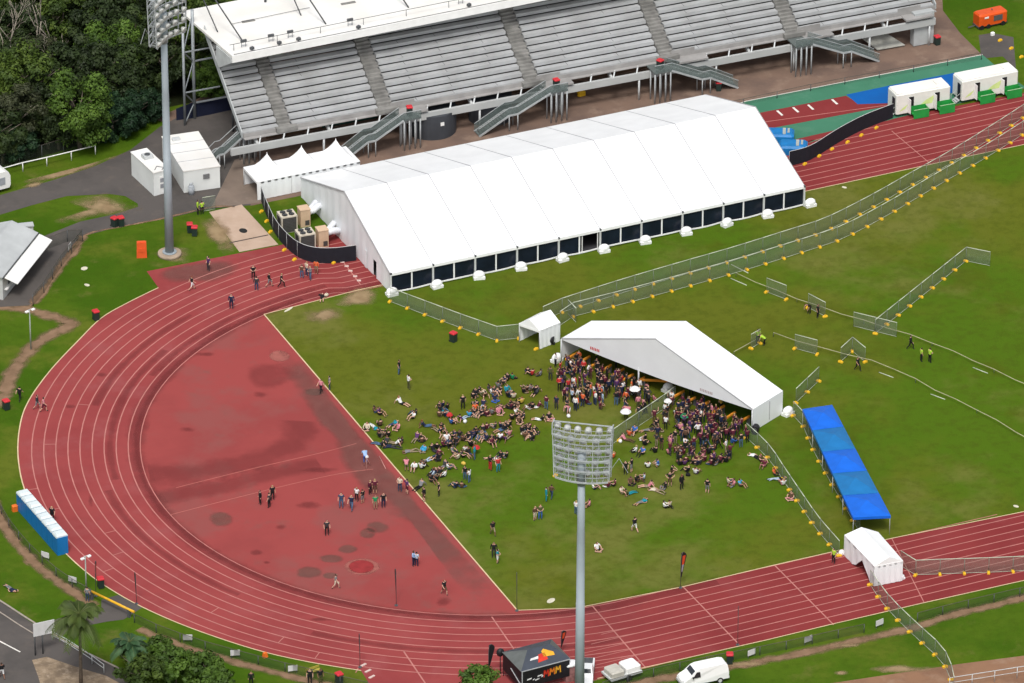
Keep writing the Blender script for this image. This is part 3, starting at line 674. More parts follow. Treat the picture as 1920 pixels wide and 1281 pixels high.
# ================================================================== ENTRY TENT (open gable)
e0 = Vector((14.55, 11.75, 0)); e1 = Vector((26.45, -10.75, 0)); dv = Vector((4.75, 2.3, 0)); ZEe, ZRe = 2.85, 7.0
et = thing('entry_tent', 'wide white peaked entry tent with open front over a queue', 'tent', e0, 0)
a = Vector((0, 0, 0)); b = e1-e0; mid = Vector((20.46, .65, 0))-e0; Z = Vector((0, 0, 1))
m = MB()
def panel(m, p, q, r, s, nu=6, nv=4, sag=.12, mi=0):
    vs = []; fs = []
    for i in range(nu+1):
        for j in range(nv+1):
            u, v = i/nu, j/nv; P = (p*(1-u)+q*u)*(1-v)+(s*(1-u)+r*u)*v
            vs.append(P-Vector((0, 0, sag*sin(pi*u)*sin(pi*v))))
    for i in range(nu):
        for j in range(nv): fs.append((i*(nv+1)+j, (i+1)*(nv+1)+j, (i+1)*(nv+1)+j+1, i*(nv+1)+j+1))
    m.add(vs, fs, mi, True)
panel(m, a+Z*ZEe, mid+Z*ZRe, mid+dv+Z*ZRe, a+dv+Z*ZEe); panel(m, b+Z*ZEe, mid+Z*ZRe, mid+dv+Z*ZRe, b+dv+Z*ZEe)
m.build('roof', [WHITE_PVC], et)
m = MB()
gv = [(a+Z*ZEe, a+Z*(ZEe-.25))]
NG = 16; pt = []; pb = []
for i in range(NG+1):
    t = i/NG; base = a.lerp(b, t); zt = ZEe+(ZRe-ZEe)*(1-abs(t-.5)*2)
    pt.append(base+Z*zt); pb.append(base+Z*(ZEe-.12-.32*sin(pi*t))-dv.normalized()*0.9*sin(pi*t)*0)
for i in range(NG):
    m.wall([pb[i], pb[i+1], pt[i+1], pt[i]], dv.normalized()*.03)
m.build('front_gable', [mat('gable_cloth', (0.70, 0.71, 0.73), .5, .03, .4)], et)
m = MB(); m.beam(a+Z*(ZEe+.02), mid+Z*(ZRe+.02), .10, .10); m.beam(b+Z*(ZEe+.02), mid+Z*(ZRe+.02), .10, .10); m.build('gable_rail', [SEAM], et)
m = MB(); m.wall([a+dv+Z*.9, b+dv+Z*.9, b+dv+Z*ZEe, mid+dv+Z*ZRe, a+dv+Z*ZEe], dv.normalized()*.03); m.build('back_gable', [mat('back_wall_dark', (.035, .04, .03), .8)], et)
ba = b.normalized()
m = MB(); m.wall([b+Z*.08, b+dv+Z*.05, b+dv+Z*ZEe, b+Z*ZEe], ba*.04); m.box(b+dv*.55+ba*.06+Z*1.5, (.08, .1, 2.2), 1, .45); m.build('side_wall', [GABLE, SEAM], et)
m = MB(); m.wall([a+Z*.3, a+dv+Z*.3, a+dv+Z*ZEe, a+Z*ZEe], ba*-.04); m.build('side_wall', [GABLE], et)
m = MB()
for q in (0, .41, .50, 1): 
    p = a.lerp(b, q)
    if q not in (.5,): MB().tube([p, p+Z*(ZEe-.1)], .09, 8).build('leg', [STEEL_L], et)
for q in (.02, .98):
    p = a.lerp(b, q)
mk = mat('red_print', (.55, .04, .04), .6, .05)
m = MB()
for i in range(6):
    t = .155+i*.0085; p = a.lerp(b, t)-dv.normalized()*.02
    m.wall([p+Z*(ZEe+.05), p+ba*.13+Z*(ZEe+.05), p+ba*.13+Z*(ZEe+.42), p+Z*(ZEe+.36)], dv.normalized()*-.012)
m.build('red_lettering', [mk], et)
m = MB()
for i in range(8):
    t = .73+i*.0085; p = a.lerp(b, t)-dv.normalized()*.02
    m.wall([p+Z*(ZEe-.05), p+ba*.12+Z*(ZEe-.05), p+ba*.12+Z*(ZEe+.25), p+Z*(ZEe+.25)], dv.normalized()*-.012)
m.build('grey_lettering', [mat('grey_print', (.45, .36, .36), .6)], et)
# orange lane barriers under the entry tent
def lane_barrier():
    m = MB(); m.rbox((0, 0, .95), (2.1, .22, .24), .05, 0); m.box((-.85, 0, .42), (.09, .4, .84), 1); m.box((.85, 0, .42), (.09, .4, .84), 1); return m
OR2 = mat('orange_board', (0.70, 0.27, 0.03), .5, .08)
lb0 = lane_barrier().build('lane_barrier', [OR2, STEEL_D])
dang = math.atan2(dv.y, dv.x)
words = ['leftmost', 'second from left', 'third from left', 'fourth from left', 'fifth from left', 'sixth from left', 'seventh from left', 'eighth from left', 'ninth from left', 'tenth from left', 'eleventh from left', 'twelfth from left', 'rightmost']
bt = [.045, .105, .165, .225, .285, .345, .40, .60, .67, .74, .81, .88, .945]
for i, t in enumerate(bt):
    p = e0+b*t+dv*(.07+.04*sin(i*2.1))
    o = lb0 if i == 0 else dup(lb0, p); o.location = p; o.rotation_euler.z = dang+random.uniform(-.05, .05)
    tag(o, 'orange lane barrier under the entry tent, '+words[i], 'barrier', 'orange lane barriers under the entry tent')
o = dup(lb0, e0+b*.455+dv*.30, math.atan2(b.y, b.x)+.55, 'single orange barrier lying crosswise in the gap of the entry tent'); o.scale = (1.5, 1, 1)
o['group'] = 'orange lane barriers under the entry tent'
# bags beside the entry tent
for p, l in ((at(1477, 778), 'white ballast bag outside right wall of the entry tent'), (at(1252, 733), 'greyish ballast bag in the middle gap of the entry tent'), (at(1044, 678), 'white ballast bag at left leg of the entry tent')):
    dup(bag0, (p.x, p.y, 0), .4, l, 'ballast bags of the entry tent')
p = at(1416, 812); m = MB(); m.tube([(-.35, 0, .55), (.35, 0, .55)], .42, 14, 0); m.tube([(-.37, 0, .55), (.37, 0, .55)], .25, 14, 1); m.box((0, 0, .1), (.9, .5, .2), 0)
tag(m.build('fan_blower', [BLACK_PL, STEEL_D], None, p, .9), 'round black blower fan by right leg of the entry tent', 'fan')

fb0 = [o for o in COL.objects if o.name == 'fan_blower'][0]; dup(fb0, at(1033, 645), -.6, 'round black blower fan at the wall of small white tent left of entry tent')
# ================================================================== SMALL TENTS
def hip_tent(name, label, pts, ze, zr, walls, ridge=None, group=None, cat='tent', openw=None):
    """pts = four ground corners in order; walls = indices of the sides that hang to the ground"""
    o0 = sum(pts, Vector())/4; t = thing(name, label, cat, (o0.x, o0.y, 0), 0, group)
    c = [p-o0 for p in pts]; m = MB()
    if ridge is None:
        apex = Vector((0, 0, zr))
        for i in range(4):
            p, q = c[i]+Z*ze, c[(i+1) % 4]+Z*ze
            n = 6; vs = []; fs = []
            for j in range(n+1):
                s = j/n; zz = ze+(zr-ze)*(s**1.9)
                for k in (0, 1):
                    base = (p if k == 0 else q)*(1-s); vs.append(Vector((base.x, base.y, zz)))
            for j in range(n): fs.append((2*j, 2*j+1, 2*j+3, 2*j+2))
            m.add(vs, fs, 0, False)
        m.cyl((0, 0, zr-.35), .09, .5, 8, 0, .02)
    else:
        i = ridge; r0 = (c[i]+c[(i+1) % 4])/2+Z*zr; r1 = (c[(i+2) % 4]+c[(i+3) % 4])/2+Z*zr
        A_, B_, C_, D_ = [q+Z*ze for q in c[i:]+c[:i]]
        for fc in ([B_, C_, r1, r0], [D_, A_, r0, r1], [A_, B_, r0], [C_, D_, r1]): m.poly(fc)
    for i in range(4):
        p, q = c[i], c[(i+1) % 4]; m.wall([p+Z*(ze-.28), q+Z*(ze-.28), q+Z*ze, p+Z*ze], (p+q).normalized()*.02)
    m.build('canopy', [WHITE_PVC], t)
    for i in range(4):
        MB().tube([c[i]*.985, c[i]*.985+Z*(ze-.05)], .05, 6).build('leg', [STEEL_L], t)
        if i in walls:
            p, q = c[i], c[(i+1) % 4]; m = MB(); n = 10
            for j in range(n):
                u0, u1 = j/n, (j+1)/n; off = (p+q).normalized()
                zb0 = zb1 = .06
                if openw == i:
                    f = lambda u: max(.06, 1.75-abs(u-.62)*6.5) if u < .97 else .06
                    zb0, zb1 = f(u0), f(u1)
                m.wall([p.lerp(q, u0)+Z*zb0+off*.06*(j % 2), p.lerp(q, u1)+Z*zb1+off*.06*((j+1) % 2), p.lerp(q, u1)+Z*(ze-.1), p.lerp(q, u0)+Z*(ze-.1)], off*.02)
            m.build('side_wall', [GABLE], t)
    return t
V = Vector
hip_tent('walkway_tent', 'small white tent with draped walls standing across the red straight', [V((23.7, -37.5, 0)), V((23.6, -44.4, 0)), V((26.75, -44.6, 0)), V((27.1, -38.4, 0))], 2.4, 3.15, (0, 1, 3), ridge=1, openw=0)
for x, y, l in ((1577, 1040, 'white ballast bag at left foot of the walkway tent on the track'), (1690, 1086, 'white ballast bag at right foot of the walkway tent on the track')):
    p = at(x, y); dup(bag0, (p.x, p.y, 0), .2, l, 'ballast bags of the walkway tent', .55)
hip_tent('walkway_tent', 'small white tent with open grey end at left of the entry tent', [V((12.2, 17.6, 0)), V((13.55, 15.2, 0)), V((16.4, 16.0, 0)), V((15.4, 18.9, 0))], 2.35, 3.3, (1, 3), ridge=0)
PG = [((458, 352), (488, 374), 1), ]
for i, (ox, lab) in enumerate(((0.0, 'white pagoda tent with open end, leftmost of the three'), (4.25, 'white pagoda tent, middle of the three'), (8.5, 'white pagoda tent, nearest the grandstand stair, right of three'))):
    x0 = -0.9+ox; yb, yf = 64.4, 60.3
    hip_tent('pagoda_tent', lab, [V((x0, yb, 0)), V((x0, yf, 0)), V((x0+4.2, yf, 0)), V((x0+4.2, yb, 0))], 2.35, 4.6, (1, 3), None, 'white pagoda tents behind the marquee')
# blue canopies
BL = [mat('blue_canopy', (0.006, 0.125, 0.62), .5, .08, .8), mat('teal_blue_canopy', (0.010, 0.155, 0.40), .5, .08, .8)]
bl = [(31.73, -12.13), (35.0, -12.59)]; br = [(26.18, -34.65), (29.85, -35.94)]
for i in range(5):
    t0, t1 = i/5, (i+1)/5-.001
    q = [V((*[bl[0][k]*(1-t)+br[0][k]*t for k in (0, 1)], 0)) for t in (t0, t1)]+[V((*[bl[1][k]*(1-t)+br[1][k]*t for k in (0, 1)], 0)) for t in (t1, t0)]
    o0 = sum(q, V())/4; c = [p-o0 for p in q]
    t = thing('canopy_tent', ('bright blue canopy tent nearest the entry tent in its row', 'teal blue canopy tent second from the entry tent', 'bright blue canopy tent in the middle of its row of five', 'teal blue canopy tent second from the red track', 'bright blue canopy tent nearest the red track')[i], 'canopy tent', (o0.x, o0.y, 0), 0, 'blue canopy tents in a row')
    m = MB(); ap = V((0, 0, 2.98))
    for k in range(4):
        p, qq = c[k]+Z*2.35, c[(k+1) % 4]+Z*2.35; m.poly([p, qq, ap]); m.wall([p-Z*.3, qq-Z*.3, qq, p], (c[k]+c[(k+1) % 4]).normalized()*.02)
    m.build('canopy', [BL[i % 2]], t)
    for k in range(4): MB().tube([c[k]*.98, c[k]*.98+Z*2.3], .028, 6).build('leg', [STEEL_L], t)
# ================================================================== FLOODLIGHT TOWERS
POLE = mat('pole_paint', (0.300, 0.345, 0.375), .5, .06, .4)
LAMPG = mat('lamp_glass', (0.62, 0.64, 0.62), .15, .1, 3, spec=.6)
GALV = mat('galv_rail', (0.43, 0.455, 0.47), .45, .12, 2)
def tower(base, ang, label, top=30.0, lean=0.0):
    t = thing('floodlight_tower', label, 'floodlight tower', base, ang)
    m = MB(); zs = [0.35, 8, 12.0, 12.01, 20, 20.3, top-3.2]; rs = [.50, .455, .44, .42, .395, .38, .36]
    m.tube([(0, 0, z) for z in zs], rs, 14); m.build('pole', [POLE], t)
    m = MB(); m.tube([(0, 0, top-3.6), (0, 0, top+.1)], [.44, .41], 14); m.cyl((0, 0, top+.1), .3, .12, 12); m.build('pole_cap', [POLE], t)
    W_, tiers = 2.95, 5
    def cz(u): return -0.6+0.6*(u*u)       # curved platform in plan, bowing towards the back
    for k in range(tiers):
        z = top-3.1+k*1.2; m = MB(); n = 10
        P = [Vector((W_*(-1+2*i/n)*(1-.03*(tiers-1-k)), cz(-1+2*i/n)*1.0, z)) for i in range(n+1)]
        for i in range(n):
            m.beam(P[i], P[i+1], .09, .16); q, r = P[i]+Vector((0, 1.0, 0)), P[i+1]+Vector((0, 1.0, 0)); m.beam(q, r, .08, .12)
            m.beam(P[i], q, .05, .05)
            m.beam(P[i]+Vector((0, 0, 1.0)), P[i+1]+Vector((0, 0, 1.0)), .035, .035); m.beam(P[i]+Vector((0, 0, .55)), P[i+1]+Vector((0, 0, .55)), .03, .03)
            if i % 2 == 0: m.beam(P[i], P[i]+Vector((0, 0, 1.0)), .04)
        m.beam(P[-1], P[-1]+Vector((0, 0, 1.0)), .04)
        pf = m.build('platform', [GALV], t)
        g = MB(); 
        for i in range(n): g.poly([P[i]+Vector((0, .03, .06)), P[i+1]+Vector((0, .03, .06)), P[i+1]+Vector((0, .97, .06)), P[i]+Vector((0, .97, .06))])
        g.build('grating', [seethrough('floor_grating', (.36, .38, .38), .22)], pf)
        cnt = 5 if k % 2 else 6
        for j in range(cnt):
            u = -0.88+1.76*j/(cnt-1); p = Vector((W_*u*(1-.03*(tiers-1-k)), cz(u)+1.12, z+.48))
            m = MB(); d = Vector((0, 1, -.55)).normalized()
            m.tube([p-d*.28, p-d*.02, p+d*.16], [.14, .30, .38], 12, 0); m.tube([p+d*.16, p+d*.18], [.34, .34], 12, 1)
            m.beam(p+Vector((-.3, 0, 0)), p+Vector((-.3, 0, -.45)), .05, .05, 0); m.beam(p+Vector((.3, 0, 0)), p+Vector((.3, 0, -.45)), .05, .05, 0)
            m.build('floodlight', [mat('lamp_housing', (.50, .51, .49), .4, .1, 3), LAMPG], t)
    m = MB(); zt = top-3.1+tiers*1.2-.1
    for sx in (-1, 1):
        for yy in (0, 1.0):
            m.beam((sx*W_*.92, cz(1)+yy, top-3.0), (sx*W_*.985, cz(1)+yy, zt), .09)
        m.beam((sx*W_*.4, cz(.4), top-3.0), (sx*W_*.4, cz(.4), zt-.9), .07)
    m.beam((-W_*.985, cz(1)+.6, zt), (W_*.985, cz(1)+.6, zt), .10); m.beam((-W_*.985, cz(1), zt), (-W_*.985, cz(1)+1.0, zt), .09); m.beam((W_*.985, cz(1), zt), (W_*.985, cz(1)+1.0, zt), .09)
    for k in range(8): m.beam((-W_*.9+k*.9, .2, top-1.9+(k % 2)*1.5), (-W_*.9+k*.9+.9, .2, top-1.9+((k+1) % 2)*1.5), .035)
    m.build('head_frame', [GALV], t)
    m = MB(); m.cyl((0, 0, 0), 1.35, .35, 24, 0, 1.3); m.cyl((0, 0, .35), .8, .12, 20, 1); m.build('footing', [mat('footing_concrete', (.40, .31, .23), .9, .15, .6), POLE], t)
    return t
pb = at(318, 478)
tower((pb.x, pb.y, 0), radians(-148), 'tall grey floodlight tower left of the grandstand on a round concrete footing', 30.0)
tower((-13.6, -53.0, 0), radians(-36), 'tall grey floodlight tower in front of the crowd, base below the track', 29.0)

# ================================================================== SITE BUILDINGS, BOXES
def px2(p): return at(*p)
CRW = mat('cabin_white', (.76, .78, .76), .5, .05, .5)
def cabin(name, label, a, b, c, h, ribs, parts, cat='cabin', base=0.0, wm=None):
    """a = near left ground corner, b = near right, c = far right (pixels)"""
    A, B, C_ = [at(*p) if not isinstance(p, Vector) else p for p in (a, b, c)]
    x = (B-A); L_ = x.length; ang = math.atan2(x.y, x.x); y = Vector((-sin(ang), cos(ang), 0)); Dp = abs((C_-B).dot(y))
    t = thing(name, label, cat, (A.x, A.y, 0), ang)
    m = MB(); m.box((L_/2, Dp/2, base+(h-base)/2), (L_, Dp, h-base)); m.build('body', [wm or CRW], t)
    m = MB(); m.box((L_/2, Dp/2, h+.05), (L_+.12, Dp+.12, .12))
    for k in range(ribs):
        if L_ > Dp: m.box(((k+1)*L_/(ribs+1), Dp/2, h+.12), (.07, Dp+.1, .05), 1)
        else: m.box((L_/2, (k+1)*Dp/(ribs+1), h+.12), (L_+.1, .07, .05), 1)
    m.build('roof', [ROOF_WHITE, SEAM], t)
    return t, L_, Dp
t, L_, Dp = cabin('cool_room', 'long white portable cool room with three roof seams beside the floodlight tower', (345, 362), (413, 352), (352, 290), 2.7, 3, None)
m = MB(); m.box((L_*.62, -.06, 1.75), (.75, .1, .6)); 
for k in range(4): m.box((L_*.62, -.12, 1.53+k*.14), (.7, .03, .04), 1)
m.build('vent_unit', [mat('vent_grey', (.3, .3, .3), .6), STEEL_D], t)
m = MB(); m.box((L_*.3, Dp*.85, 2.92), (.9, .6, .3)); m.build('roof_hatch', [STEEL_L], t)
MB().box((L_/2, Dp/2, .08), (L_*.9, Dp*.94, .16)).build('skid', [BLACK_PL], t)
t, L_, Dp = cabin('cool_room', 'small square white cool room with a cooling unit on top, left of the long one', (289, 368), (318, 361), (275, 322), 2.9, 0, None)
m = MB(); m.box((L_*.5, Dp*.62, 3.2), (1.1, 1.0, .5), 0); m.cyl((L_*.5, Dp*.62, 3.45), .34, .06, 14, 1); m.tube([(L_*.2, .5, 3.02), (L_*.5, 1.2, 3.05), (L_*.8, .6, 3.02), (L_*.6, .2, 3.02)], .05, 5, 1); m.build('cooling_unit', [STEEL_L, STEEL_D], t)
m = MB(); m.box((L_*.55, -.04, 1.2), (.8, .06, 2.2)); m.box((L_*.55, -.09, 1.85), (.6, .04, .5), 1); m.box((L_*.55, -.09, 1.1), (.6, .04, .5), 1); m.build('door', [WHITE_PAINT, mat('louvre_grey', (.32, .33, .35), .6)], t)
p = at(359, 364); m = MB(); m.cyl((0, 0, 0), .36, .95, 14, 0); m.ball((0, 0, .95), .36, 0, 12, 6, (1, 1, .6)); m.cyl((0, 0, 1.1), .12, .25, 8, 0); m.tube([(-.2, 0, 1.2), (-.2, 0, 1.38), (.2, 0, 1.38), (.2, 0, 1.2)], .035, 5)
tag(m.build('gas_cylinder', [mat('cylinder_grey', (.42, .45, .48), .4)], None, p), 'squat grey gas cylinder by the end of the long cool room', 'gas cylinder')
# caravan at left edge
p = at(6, 362); t = thing('caravan', 'white rounded caravan cut by the left edge beside the asphalt road', 'caravan', p, radians(8))
m = MB()
prof = [(-2.6, .5), (-2.7, 1.2), (-2.5, 2.3), (-1.9, 2.62), (.4, 2.62), (.8, 2.45), (1.0, 2.0), (1.02, .9), (.85, .5)]
m.wall([(x, 0, z) for x, z in prof], (0, 2.2, 0)); m.build('body', [WHITE_PAINT], t)
m = MB(); m.box((-.1, -.03, 1.5), (.8, .05, .9)); m.box((-1.7, -.03, 1.7), (.9, .05, .5)); m.build('window', [mat('grey_window', (.35, .37, .4), .3)], t)
for x in (-1.0,): m = MB(); m.tube([(x, -.05, .33), (x, .15, .33)], .33, 14); m.build('wheel', [BLACK_PL], t)

# shed with white awning, left
A, B = at(6, 563), at(84, 461, 1.5)
ax = (at(70, 482)-at(6, 563)); ang = math.atan2(ax.y, ax.x); Ls = ax.length
t = thing('kiosk', 'grey roofed kiosk shed with a long white raised awning at the left edge', 'shed', (A.x, A.y, 0), ang)
TIN = mat('tin_roof', (.46, .48, .48), .5, .08, .5)
m = MB(); m.box((Ls/2, 2.6, 1.4), (Ls, 5.2, 2.8)); m.build('wall', [mat('kiosk_wall', (.50, .51, .50), .6, .06)], t)
m = MB(); m.slab([(-.3, -.1, 2.95), (Ls+.3, -.1, 2.95), (Ls+.3, 3.0, 4.0), (-.3, 3.0, 4.0)], .12); m.slab([(-.3, 3.0, 4.0), (Ls+.3, 3.0, 4.0), (Ls+.3, 6.2, 2.9), (-.3, 6.2, 2.9)], .12)
m.box((Ls/2, -.12, 2.86), (Ls+.6, .12, .18), 1); m.build('roof', [TIN, STEEL_D], t)
m = MB(); m.slab([(.2, -1.7, 2.2), (Ls+.4, -1.7, 2.2), (Ls+.4, -.2, 2.75), (.2, -.2, 2.75)], .08); m.build('awning', [WHITE_PAINT], t)
m = MB(); m.box((Ls*.5, -.06, 1.05), (Ls*.9, .5, .1)); m.build('counter', [WHITE_PAINT], t)
m = MB(); m.box((Ls*.55, -.03, 1.65), (Ls*.8, .06, .95)); m.build('serving_hatch', [STEEL_D], t)
p = at(43, 447); m = MB(); m.box((0, 0, .8), (2.3, .8, 1.6)); m.box((0, 0, 1.66), (2.5, 1.0, .12), 1); m.box((0, -.42, .8), (.8, .05, 1.3), 1)
tag(m.build('site_cabinet', [mat('kiosk_wall', (.5, .51, .5)), TIN], None, p, radians(-12)), 'narrow grey cabinet behind the kiosk shed at left', 'cabinet')

# air conditioners
def ac(kind):
    m = MB()
    if kind == 0:
        m.box((0, 0, 1.0), (1.9, 1.7, 2.1), 0); m.box((0, -.87, 1.0), (1.6, .05, 1.8), 1); m.box((-.96, 0, .95), (.05, 1.1, 1.7), 1)
        for k in range(9): m.box((0, -.90, .2+k*.19), (1.35, .03, .03), 3)
    else:
        m.box((0, 0, 1.05), (1.15, 1.2, 2.1), 2); m.box((0, 0, 2.13), (1.25, 1.3, .08), 2); m.box((.2, -.62, .5), (.5, .04, .6), 1)
    return m
TANM = [mat('ac_cream', (.60, .54, .44), .5, .06), mat('ac_grille', (.07, .065, .06), .6, .1), mat('ac_tan', (.60, .43, .29), .55, .06), STEEL_D]
for i, (x, y, l) in enumerate(((543, 437, 'cream condenser with four dark fans on top, farther one behind black cloth fence'), (577, 471, 'cream condenser with four dark fans on top, nearer one behind black cloth fence'))):
    p = at(x, y)+Vector((.1, .9, 0)); t = thing('condenser', l, 'air conditioner', (p.x, p.y, 0), radians(-4), 'air conditioners beside the marquee'); ac(0).build('casing', TANM, t)
    for fx in (-.4, .4):
        for fy in (-.36, .36):
            m = MB(); m.cyl((fx, fy, 2.1), .33, .04, 14, 0)
            for a_ in range(5): m.beam((fx, fy, 2.15), (fx+.28*cos(a_*1.257), fy+.28*sin(a_*1.257), 2.15), .1, .02, 1)
            m.build('fan', [BLACK_PL, STEEL_D], t)
for i, (x, y, l) in enumerate(((568, 425, 'tan air handling cabinet behind the farther condenser'), (602, 464, 'tan air handling cabinet right of the nearer condenser'))):
    p = at(x, y)+Vector((.3, .4, 0)); t = thing('air_handler', l, 'air conditioner', (p.x, p.y, 0), radians(-4), 'air conditioners beside the marquee'); ac(1).build('cabinet', TANM, t)
    m = MB(); m.tube([(.5, .1, 1.4), (1.2, .3, 1.45), (1.9, .8, 1.6-.5*i), (2.5, 1.0, 1.5-.5*i)], [.34, .40, .42, .36], 12); m.build('duct', [mat('duct_white', (.74, .76, .80), .5, .1)], t)
    m = MB(); m.tube([(.3, .9, .4), (1.2, 1.6, .8), (2.2, 2.0, 1.6)], [.3, .36, .34], 12); m.build('duct', [mat('duct_white', (.74, .76, .80), .5, .1)], t)
# black cloth fences
def cloth_fence(label, px, h, m_=None):
    pts = pw(px, 5); t = thing('cloth_fence', label, 'fence', pts[0]); o = pts[0]; m = MB()
    for a_, b_ in zip(pts, pts[1:]): m.wall([a_-o, b_-o, b_-o+Z*h, a_-o+Z*h], (0, .03, 0))
    m.build('cloth', [m_ or BLACKCLOTH], t); m = MB(); m.tube([p-o+Z*(h+.02) for p in pts], .035, 5)
    m.build('top_rail', [STEEL_L], t)
    q = resample(pts, 2.5); m = MB()
    for p in q: m.tube([p-o+Vector((0, .06, 0)), p-o+Vector((0, .06, h))], .03, 5)
    m.build('posts', [STEEL_L], t); return t
cloth_fence('curved black cloth fence around air conditioners at marquee end', [(490, 378), (500, 405), (520, 445), (552, 478), (585, 492), (625, 494), (668, 489)], 1.95)
cloth_fence('straight black cloth fence from marquee to the white toilet trailers', [(1480, 312), (1520, 300), (1572, 268), (1620, 243), (1674, 222)], 1.9)
# high jump mats beyond marquee
for i, (x, y, l) in enumerate(((1462, 262, 'blue covered landing mat with pale strap box, farther one by marquee end'), (1487, 284, 'blue covered landing mat with pale strap box, nearer one by marquee end'))):
    p = at(x, y); t = thing('landing_mat', l, 'landing mat', (p.x, p.y, 0), radians(-28), 'blue landing mats'); MB().rbox((0, 0, .55), (3.3, 2.2, 1.1), .22).build('pad', [mat('mat_blue', (.01, .20, .52), .5, .12, 1)], t)
    m = MB(); m.box((.5, 0, 1.14), (.35, 1.5, .07)); m.box((1.0, .2, 1.13), (.25, 1.1, .05)); m.build('strap', [mat('strap_grey', (.42, .45, .42), .7)], t)

# ================================================================== TOILET TRAILERS
PALEG = mat('lime_graphic', (.62, .78, .30), .5, .1, 1); GRN = mat('ramp_green', (.02, .30, .055), .55, .1, 1)
def trailer(label, a, b):
    A, B = at(*a), at(*b); x = B-A; L_ = x.length; ang = math.atan2(x.y, x.x); W_ = 2.5; H = 2.95
    t = thing('toilet_trailer', label, 'toilet trailer', (A.x, A.y, 0), ang, 'toilet trailers on the far straight')
    MB().rbox((L_/2, W_/2, .45+(H-.45)/2), (L_, W_, H-.45), .12).build('body', [mat('trailer_white', (.72, .74, .68), .4, .04)], t)
    m = MB(); m.box((L_/2, W_/2, H+.02), (L_-.25, W_-.25, .08)); m.box((L_*.85, W_/2, H+.12), (.9, 1.0, .18)); m.build('roof', [ROOF_WHITE], t)
    for u in (.26, .74):
        m = MB(); m.box((L_*u+.1, -.01, 1.5), (.62, .06, 1.9)); m.build('doorway', [BLACK_PL], t)
        m = MB(); m.box((L_*u-.32, -.36, 1.5), (.05, .66, 1.85), 0, .15); m.build('door', [WHITE_PAINT], t)
        m = MB(); m.slab([(L_*u+.0, -.1, .55), (L_*u+1.9, -.1, .55), (L_*u+1.9, -1.05, .5), (L_*u+.0, -1.05, .5)], .08, 0); m.box((L_*u+.95, -1.07, .62), (1.95, .05, 1.1), 0); m.box((L_*u+1.9, -.58, .7), (.05, .95, .9), 0); m.box((L_*u+.95, -.12, .95), (1.9, .05, .7), 0); m.box((L_*u+.95, -1.09, 1.2), (1.95, .05, .06), 1)
        m.build('ramp', [GRN, mat('ramp_rail_pale', (.45, .72, .42), .5)], t)
    m = MB(); m.poly([(L_*.44, -.015, 1.2), (L_*.66, -.015, 1.2), (L_*.70, -.015, 2.2), (L_*.55, -.015, 1.75)]); m.poly([(L_*.05, -.015, .75), (L_*.16, -.015, 1.0), (L_*.22, -.015, 1.6), (L_*.12, -.015, 1.2)]); m.build('lime_graphic', [PALEG], t)
    m = MB(); m.box((-.02, W_*.3, 1.45), (.06, .7, 1.9)); m.build('end_doorway', [BLACK_PL], t)
    m = MB()
    for k in range(3): m.box((-.25-.25*k, W_*.3, .42-.14*k), (.27, .9, .05))
    for s in (-.45, .45): m.beam((-.1, W_*.3+s, .5), (-.8, W_*.3+s, .05), .05); m.beam((-.1, W_*.3+s, 1.3), (-.8, W_*.3+s, .9), .04); m.beam((-.8, W_*.3+s, 0), (-.8, W_*.3+s, .9), .04)
    m.build('steps', [STEEL_L], t)
    for x_ in (L_*.45, L_*.58):
        m = MB(); m.tube([(x_, -.02, .32), (x_, .22, .32)], .32, 14); m.build('wheel', [BLACK_PL], t)
trailer('white toilet trailer with green ramps, left one beside end of the black cloth fence', (1680, 222), (1781, 204))
trailer('white toilet trailer with green ramps, right one near the orange generator', (1803, 196), (1908, 175))
# generator on a skid trailer
p = at(1836, 58); t = thing('generator', 'orange towable generator on grey pad at top right corner', 'generator', (p.x, p.y, 0), radians(2))
MB().rbox((2.0, .9, 1.15), (3.9, 1.7, 1.5), .18).build('housing', [mat('generator_orange', (.66, .085, .012), .4, .05)], t)
m = MB(); m.box((1.0, .02, 1.5), (.55, .06, .2), 1); m.box((2.6, .02, 1.2), (1.2, .04, .7), 0); m.tube([(2.2, .9, 1.85), (2.2, .9, 2.1)], .08, 8, 0); m.build('panel', [STEEL_D, WHITE_PAINT], t)
m = MB(); m.box((2.0, .9, .3), (4.0, 1.4, .2)); m.build('chassis', [STEEL_D], t)
for x_ in (.4, 1.3, 3.3): m = MB(); m.tube([(x_, .0, .3), (x_, .25, .3)], .3, 12); m.build('wheel', [BLACK_PL], t)
MB().beam((-.1, .9, .35), (-1.0, .9, .25), .1).build('drawbar', [STEEL_D], t)
p = at(1861, 66); tag(MB().rbox((0, 0, .2), (.5, .4, .4), .08).build('fuel_can', [WHITE_PAINT], None, p), 'small white can on the pad in front of the generator', 'fuel can')

